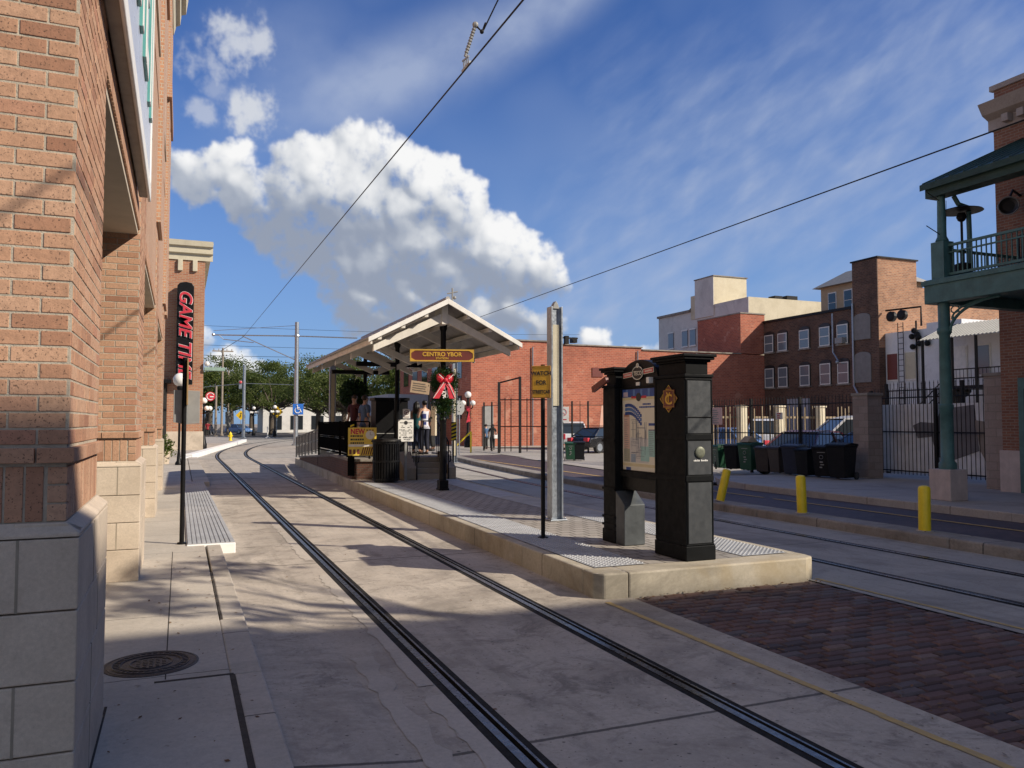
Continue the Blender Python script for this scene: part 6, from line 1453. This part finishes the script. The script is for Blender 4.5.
person('pedestrian in red far down the left sidewalk',(*YD(208,88),.13),.0,1.7,SKIND,cloth('red',(.3,.02,.03)),cloth('black',(.02,.02,.02)),HK,short=False)

# ------------------------------------------------------------------ world: sky with clouds
w=bpy.data.worlds.new('World'); scene.world=w; w.use_nodes=True; t=w.node_tree; t.nodes.clear(); n=N(t)
sky=n('ShaderNodeTexSky',sky_type='NISHITA',sun_disc=False,sun_elevation=math.asin(SUN.z),sun_rotation=math.atan2(SUN.x,SUN.y),altitude=0,air_density=1.0,dust_density=.6,ozone_density=2.2)
dirv=n('ShaderNodeVectorMath',{0:n('ShaderNodeTexCoord').outputs['Generated']},operation='NORMALIZE').outputs[0]
CAMR=Euler((PI/2+R(2.7195),0,-R(22.5157)),'XYZ').to_matrix()
def pixdir(u,v): return (CAMR@Vector(((u-512)/800,(384-v)/800,-1))).normalized()
import numpy as np
SW,SH=1536,1024; AZ0=R(22.5157-45); EL1=R(60)
def sky_xy(u,v):
    d=pixdir(u,v); return ((math.atan2(d.x,d.y)-AZ0)/(PI/2)*SW, math.asin(d.z)/EL1*SH)
yy_,xx_=np.mgrid[0:SH,0:SW].astype(np.float32)
_rs=np.random.RandomState(5); _perm=_rs.permutation(512); _ga=_rs.rand(512)*2*np.pi; _gx,_gy=np.cos(_ga).astype(np.float32),np.sin(_ga).astype(np.float32)
def perlin(x,y):
    xi=np.floor(x).astype(int); yi=np.floor(y).astype(int); fx=(x-xi).astype(np.float32); fy=(y-yi).astype(np.float32)
    def g(i,j,dx,dy): h=_perm[(_perm[i&511]+j)&511]; return _gx[h]*dx+_gy[h]*dy
    u=fx*fx*fx*(fx*(fx*6-15)+10); v=fy*fy*fy*(fy*(fy*6-15)+10)
    a=g(xi,yi,fx,fy); b=g(xi+1,yi,fx-1,fy); c=g(xi,yi+1,fx,fy-1); d=g(xi+1,yi+1,fx-1,fy-1)
    return (a+(b-a)*u)+((c+(d-c)*u)-(a+(b-a)*u))*v
def fbm(x,y,o,ro=.5):
    t_=np.zeros_like(x); am=1.; f=1.
    for i in range(o): t_+=am*perlin(x*f+i*17.3,y*f+i*9.1); am*=ro; f*=2.03
    return t_
_ky=np.fft.fftfreq(SH)[:,None]; _kx=np.fft.rfftfreq(SW)[None,:]
def blur(a_,s_): return np.fft.irfft2(np.fft.rfft2(a_)*np.exp(-2*(np.pi*s_)**2*(_kx**2+_ky**2)),s=a_.shape).astype(np.float32)
def sstep(a_,b_,x): t_=np.clip((x-a_)/(b_-a_),0,1); return t_*t_*(3-2*t_)
# cumulus: balls budding from balls, seen as one height field
BIG=[(238,148,16),(205,170,26),(182,160,20),(232,165,24),(310,160,26),(350,152,24),(390,158,26),(430,188,36),(462,212,30),(445,205,36),(305,190,40),(335,172,36),(375,180,42),(415,200,44),(330,220,50),(400,240,50),(450,228,38),(290,230,40),(262,205,34),(478,262,36),(512,262,34),(540,272,26),(500,238,16),(545,248,14),(560,284,18),(262,245,18),(295,268,22),(345,292,26),(395,296,26),(450,292,26),(505,290,22),(385,262,38),(325,255,30),(440,268,32)]
LOW=[(345,318,20),(375,326,18),(420,318,20),(470,330,20),(505,322,22),(540,330,20),(590,345,16),(622,352,13),(640,350,9),(200,338,16),(245,362,20),(215,372,16),(660,344,8),(430,325,22),(185,352,12)]
q=random.Random(77); balls=[]
def bud(x,y,z,r_,lev,up):
    balls.append((x,y,z,r_))
    if lev==0 or r_<4: return
    for k in range(9 if lev==3 else 7):
        a=q.gauss(PI/2,1.25) if up else q.uniform(0,2*PI); e=q.uniform(0,1.1); rr_=r_*q.uniform(.32,.52)
        bud(x+r_*.85*math.cos(a)*math.cos(e),y+r_*.80*math.sin(a)*math.cos(e),z+r_*.85*math.sin(e),rr_,lev-1,up)
for L_,lv in((BIG,3),(LOW,2)):
    for u,v,r_ in L_: x,y=sky_xy(u,v); bud(x,y,0,r_*1.13,lv,True)
Z=np.full((SH,SW),-80.,np.float32)
for x,y,z,r_ in balls:
    x0,x1,y0,y1=int(max(0,x-r_)),int(min(SW-1,x+r_))+1,int(max(0,y-r_)),int(min(SH-1,y+r_))+1
    if x1<=x0 or y1<=y0: continue
    dx=xx_[y0:y1,x0:x1]-x; dy=yy_[y0:y1,x0:x1]-y; dd=r_*r_-dx*dx-dy*dy
    zz_=np.where(dd>0,z+np.sqrt(np.maximum(dd,0)),-80); Z[y0:y1,x0:x1]=np.maximum(Z[y0:y1,x0:x1],zz_)
wx=fbm(xx_/70,yy_/70,5,.55); wy=fbm(xx_/70+31,yy_/70+7,5,.55)
ix=np.clip(xx_+wx*22,0,SW-1).astype(int); iy=np.clip(yy_+wy*22,0,SH-1).astype(int); Z=Z[iy,ix]
cov=(Z>-79).astype(np.float32); det=fbm(xx_/30,yy_/30,7,.6); det2=fbm(xx_/110+4,yy_/80,6,.55)
soft=blur(cov,4.5); edge_=blur(cov,1.6)
cb=blur(cov,12); above=np.zeros_like(cov)
for k in range(1,9):
    o_=k*13; above[:-o_,:]+=cb[o_:,:]/8
soft2=blur(cov,11)
det3=fbm(xx_/11+9,yy_/11,5,.62); AL=sstep(.30,.98,edge_*.16+soft*.36+soft2*.50+det*.42+det2*.22+det3*.12-above*.10)*sstep(.02,.3,soft)
Zs=np.maximum(Z,-12)
def nrm(s_,k):
    b_=blur(Zs,s_); gy_,gx_=np.gradient(b_); return -gx_*k,-gy_*k
n1=nrm(2.0,.55); n2=nrm(7,.9); n3=nrm(20,1.2); nx=n1[0]+n2[0]+n3[0]; ny=n1[1]+n2[1]+n3[1]
ln=np.sqrt(nx*nx+ny*ny+1.5); LX,LY,LZ=.42,.62,.66; sh_=np.clip((nx*LX+ny*LY+1.22*LZ)/ln,0,1)
LIT=np.clip(.30+.80*(sh_*.65+blur(sh_,5)*.35)-.52*above+.24*det+.30*det2*(above*.8+.2)+.06*det3,0,1); LIT=LIT*.5+blur(LIT,3)*.5
thin=1-sstep(.2,.95,soft); LIT=np.clip(LIT+thin*.06+.04,0,1)
# small torn puffs, upper left
for u,v,rx_,ry_,a in((254,118,24,24,.85),(240,42,34,26,.75),(205,62,24,22,.5),(202,114,16,12,.5),(215,90,20,14,.3)):
    x,y=sky_xy(u,v); m_=np.exp(-(((xx_-x)/(rx_*1.2))**2+((yy_-y)/(ry_*1.2))**2)); al=sstep(.15,1.0,m_*1.0+fbm(xx_/38+u,yy_/38,7,.62)*.75-.05)*a*sstep(.05,.4,m_)
    LIT=np.where(al>AL,.72,LIT); AL=np.maximum(AL,al)
# cirrus
def cirrus(ang,sx,sy,seed,lo,hi,wrp=1.2):
    c_,s_=math.cos(ang),math.sin(ang); X=(xx_*c_+yy_*s_)/sx; Y=(-xx_*s_+yy_*c_)/sy; w_=fbm(xx_/210+seed,yy_/210,4,.5); w2_=fbm(xx_/90+seed,yy_/90+5,3,.5)
    return sstep(lo,hi,fbm(X+w_*wrp*.35+seed,Y+w_*wrp*1.1+w2_*.12,8,.56))
C=np.zeros_like(AL)
def reg(u,v,ru,rv,a,rot=0):
    x,y=sky_xy(u,v); c_,s_=math.cos(rot),math.sin(rot); X=((xx_-x)*c_+(yy_-y)*s_)/(ru*1.13); Y=(-(xx_-x)*s_+(yy_-y)*c_)/(rv*1.13); return a*np.exp(-(X*X+Y*Y))
big_=fbm(xx_/240,yy_/240,3,.5)
A_=cirrus(R(28),210,34,3.1,-.35,.62); B_=cirrus(R(62),170,40,8.7,-.30,.70); D_=cirrus(R(20),300,60,14.2,-.55,.55)
fine=.5+.5*np.clip(fbm((xx_*.86+yy_*.5)/95,(-xx_*.5+yy_*.86)/26,8,.62)*1.3+.1,-1,1); fine2=.5+.5*np.clip(fbm(xx_/60+5,yy_/38,7,.6)*1.3,-1,1)
veil=(reg(660,250,190,80,.55,.25)+reg(760,150,210,110,.46)+reg(920,200,170,120,.42)+reg(960,60,170,90,.42)+reg(600,310,110,45,.45)+reg(640,120,80,60,.18))
C=np.maximum(C,np.clip(veil,0,.8)*(.10+.52*fine+.36*fine2*A_+.42*B_*fine))
C=np.maximum(C,(reg(440,55,150,34,.75,.42)+reg(555,3,80,24,.9,.5)+reg(350,100,120,40,.42,.3)+reg(290,40,90,60,.30))*(.45+.35*fine2+.3*D_))
C=np.maximum(C,.22*sstep(-.2,.7,big_)); C=np.clip(C,0,.9); C=C*.6+blur(C,4)*.4
img=bpy.data.images.new('cloud_cover',SW,SH,alpha=False,float_buffer=True,is_data=True)
buf=np.ones((SH,SW,4),np.float32); buf[...,0]=AL; buf[...,1]=LIT; buf[...,2]=C
img.pixels.foreach_set(buf.ravel()); img.update(); img.pack()
sp_=n('ShaderNodeSeparateXYZ',{0:dirv})
uu_=n.math('DIVIDE',n.math('SUBTRACT',n.math('ARCTAN2',sp_.outputs[0],sp_.outputs[1]),AZ0),PI/2)
vv_=n.math('DIVIDE',n.math('ARCSINE',sp_.outputs[2]),EL1); vv_=n.math('MINIMUM',n.math('MAXIMUM',vv_,.002),.998)
tx=n('ShaderNodeTexImage',{'Vector':n('ShaderNodeCombineXYZ',{0:uu_,1:vv_,2:0}).outputs[0]},extension='MIRROR',interpolation='Cubic'); tx.image=img
sc_=n('ShaderNodeSeparateColor',{0:tx.outputs[0]})
cr=n('ShaderNodeValToRGB',{0:sc_.outputs[1]}); el=cr.color_ramp.elements; el[0].position=0; el[0].color=(3.6,4.2,5.5,1); el[1].position=1; el[1].color=(12.0,12.0,12.0,1)
e=el.new(.35); e.color=(5.4,5.95,7.0,1); e=el.new(.68); e.color=(8.8,9.1,9.6,1)
hz=n.ramp(sp_.outputs[2],.0,.42,.68,0)
skyc=n.mix(1.0,sky.outputs[0],(.54,.90,1.56),'MULTIPLY')
skyc=n.mix(hz,skyc,(3.7,5.6,8.8))
bk=n('ShaderNodeMapRange',{0:n('ShaderNodeVectorMath',{0:dirv,1:tuple(CAMR@Vector((0,0,-1)))},operation='DOT_PRODUCT').outputs['Value'],1:.35,2:-.35,3:0,4:.5},interpolation_type='SMOOTHSTEP').outputs[0]
skyc=n.mix(bk,skyc,(4.6,4.55,4.4))                                  # unseen pale veil added behind the camera to make the ambient less blue
base=n.mix(n.math('MULTIPLY',sc_.outputs[2],.80),skyc,(5.6,6.5,8.6))
fin=n.mix(sc_.outputs[0],base,cr.outputs[0])
bg=n('ShaderNodeBackground',{'Strength':.068}); t.links.new(fin,bg.inputs[0]); o=n('ShaderNodeOutputWorld'); t.links.new(bg.outputs[0],o.inputs[0])
w.cycles.sampling_method='MANUAL'; w.cycles.sample_map_resolution=512
# sun
sl=bpy.data.lights.new('sun','SUN'); sl.energy=5.0; sl.angle=R(.53); sl.color=(1,.89,.74); so=bpy.data.objects.new('sun',sl); COL.objects.link(so); so.rotation_euler=SUN.to_track_quat('Z','Y').to_euler()
# camera
cd=bpy.data.cameras.new('camera'); cd.sensor_width=36; cd.lens=800/1024*36; cd.clip_start=.05; cd.clip_end=3000
co=bpy.data.objects.new('camera',cd); COL.objects.link(co); co.location=(0,0,1.75); co.rotation_euler=(PI/2+R(2.7195),0,-R(22.5157)); scene.camera=co
scene.render.engine='CYCLES'; scene.render.resolution_x=1024; scene.render.resolution_y=768
vs=scene.view_settings; vs.view_transform='Standard'; vs.look='None'; vs.exposure=.2; vs.gamma=1; vs.use_curve_mapping=False
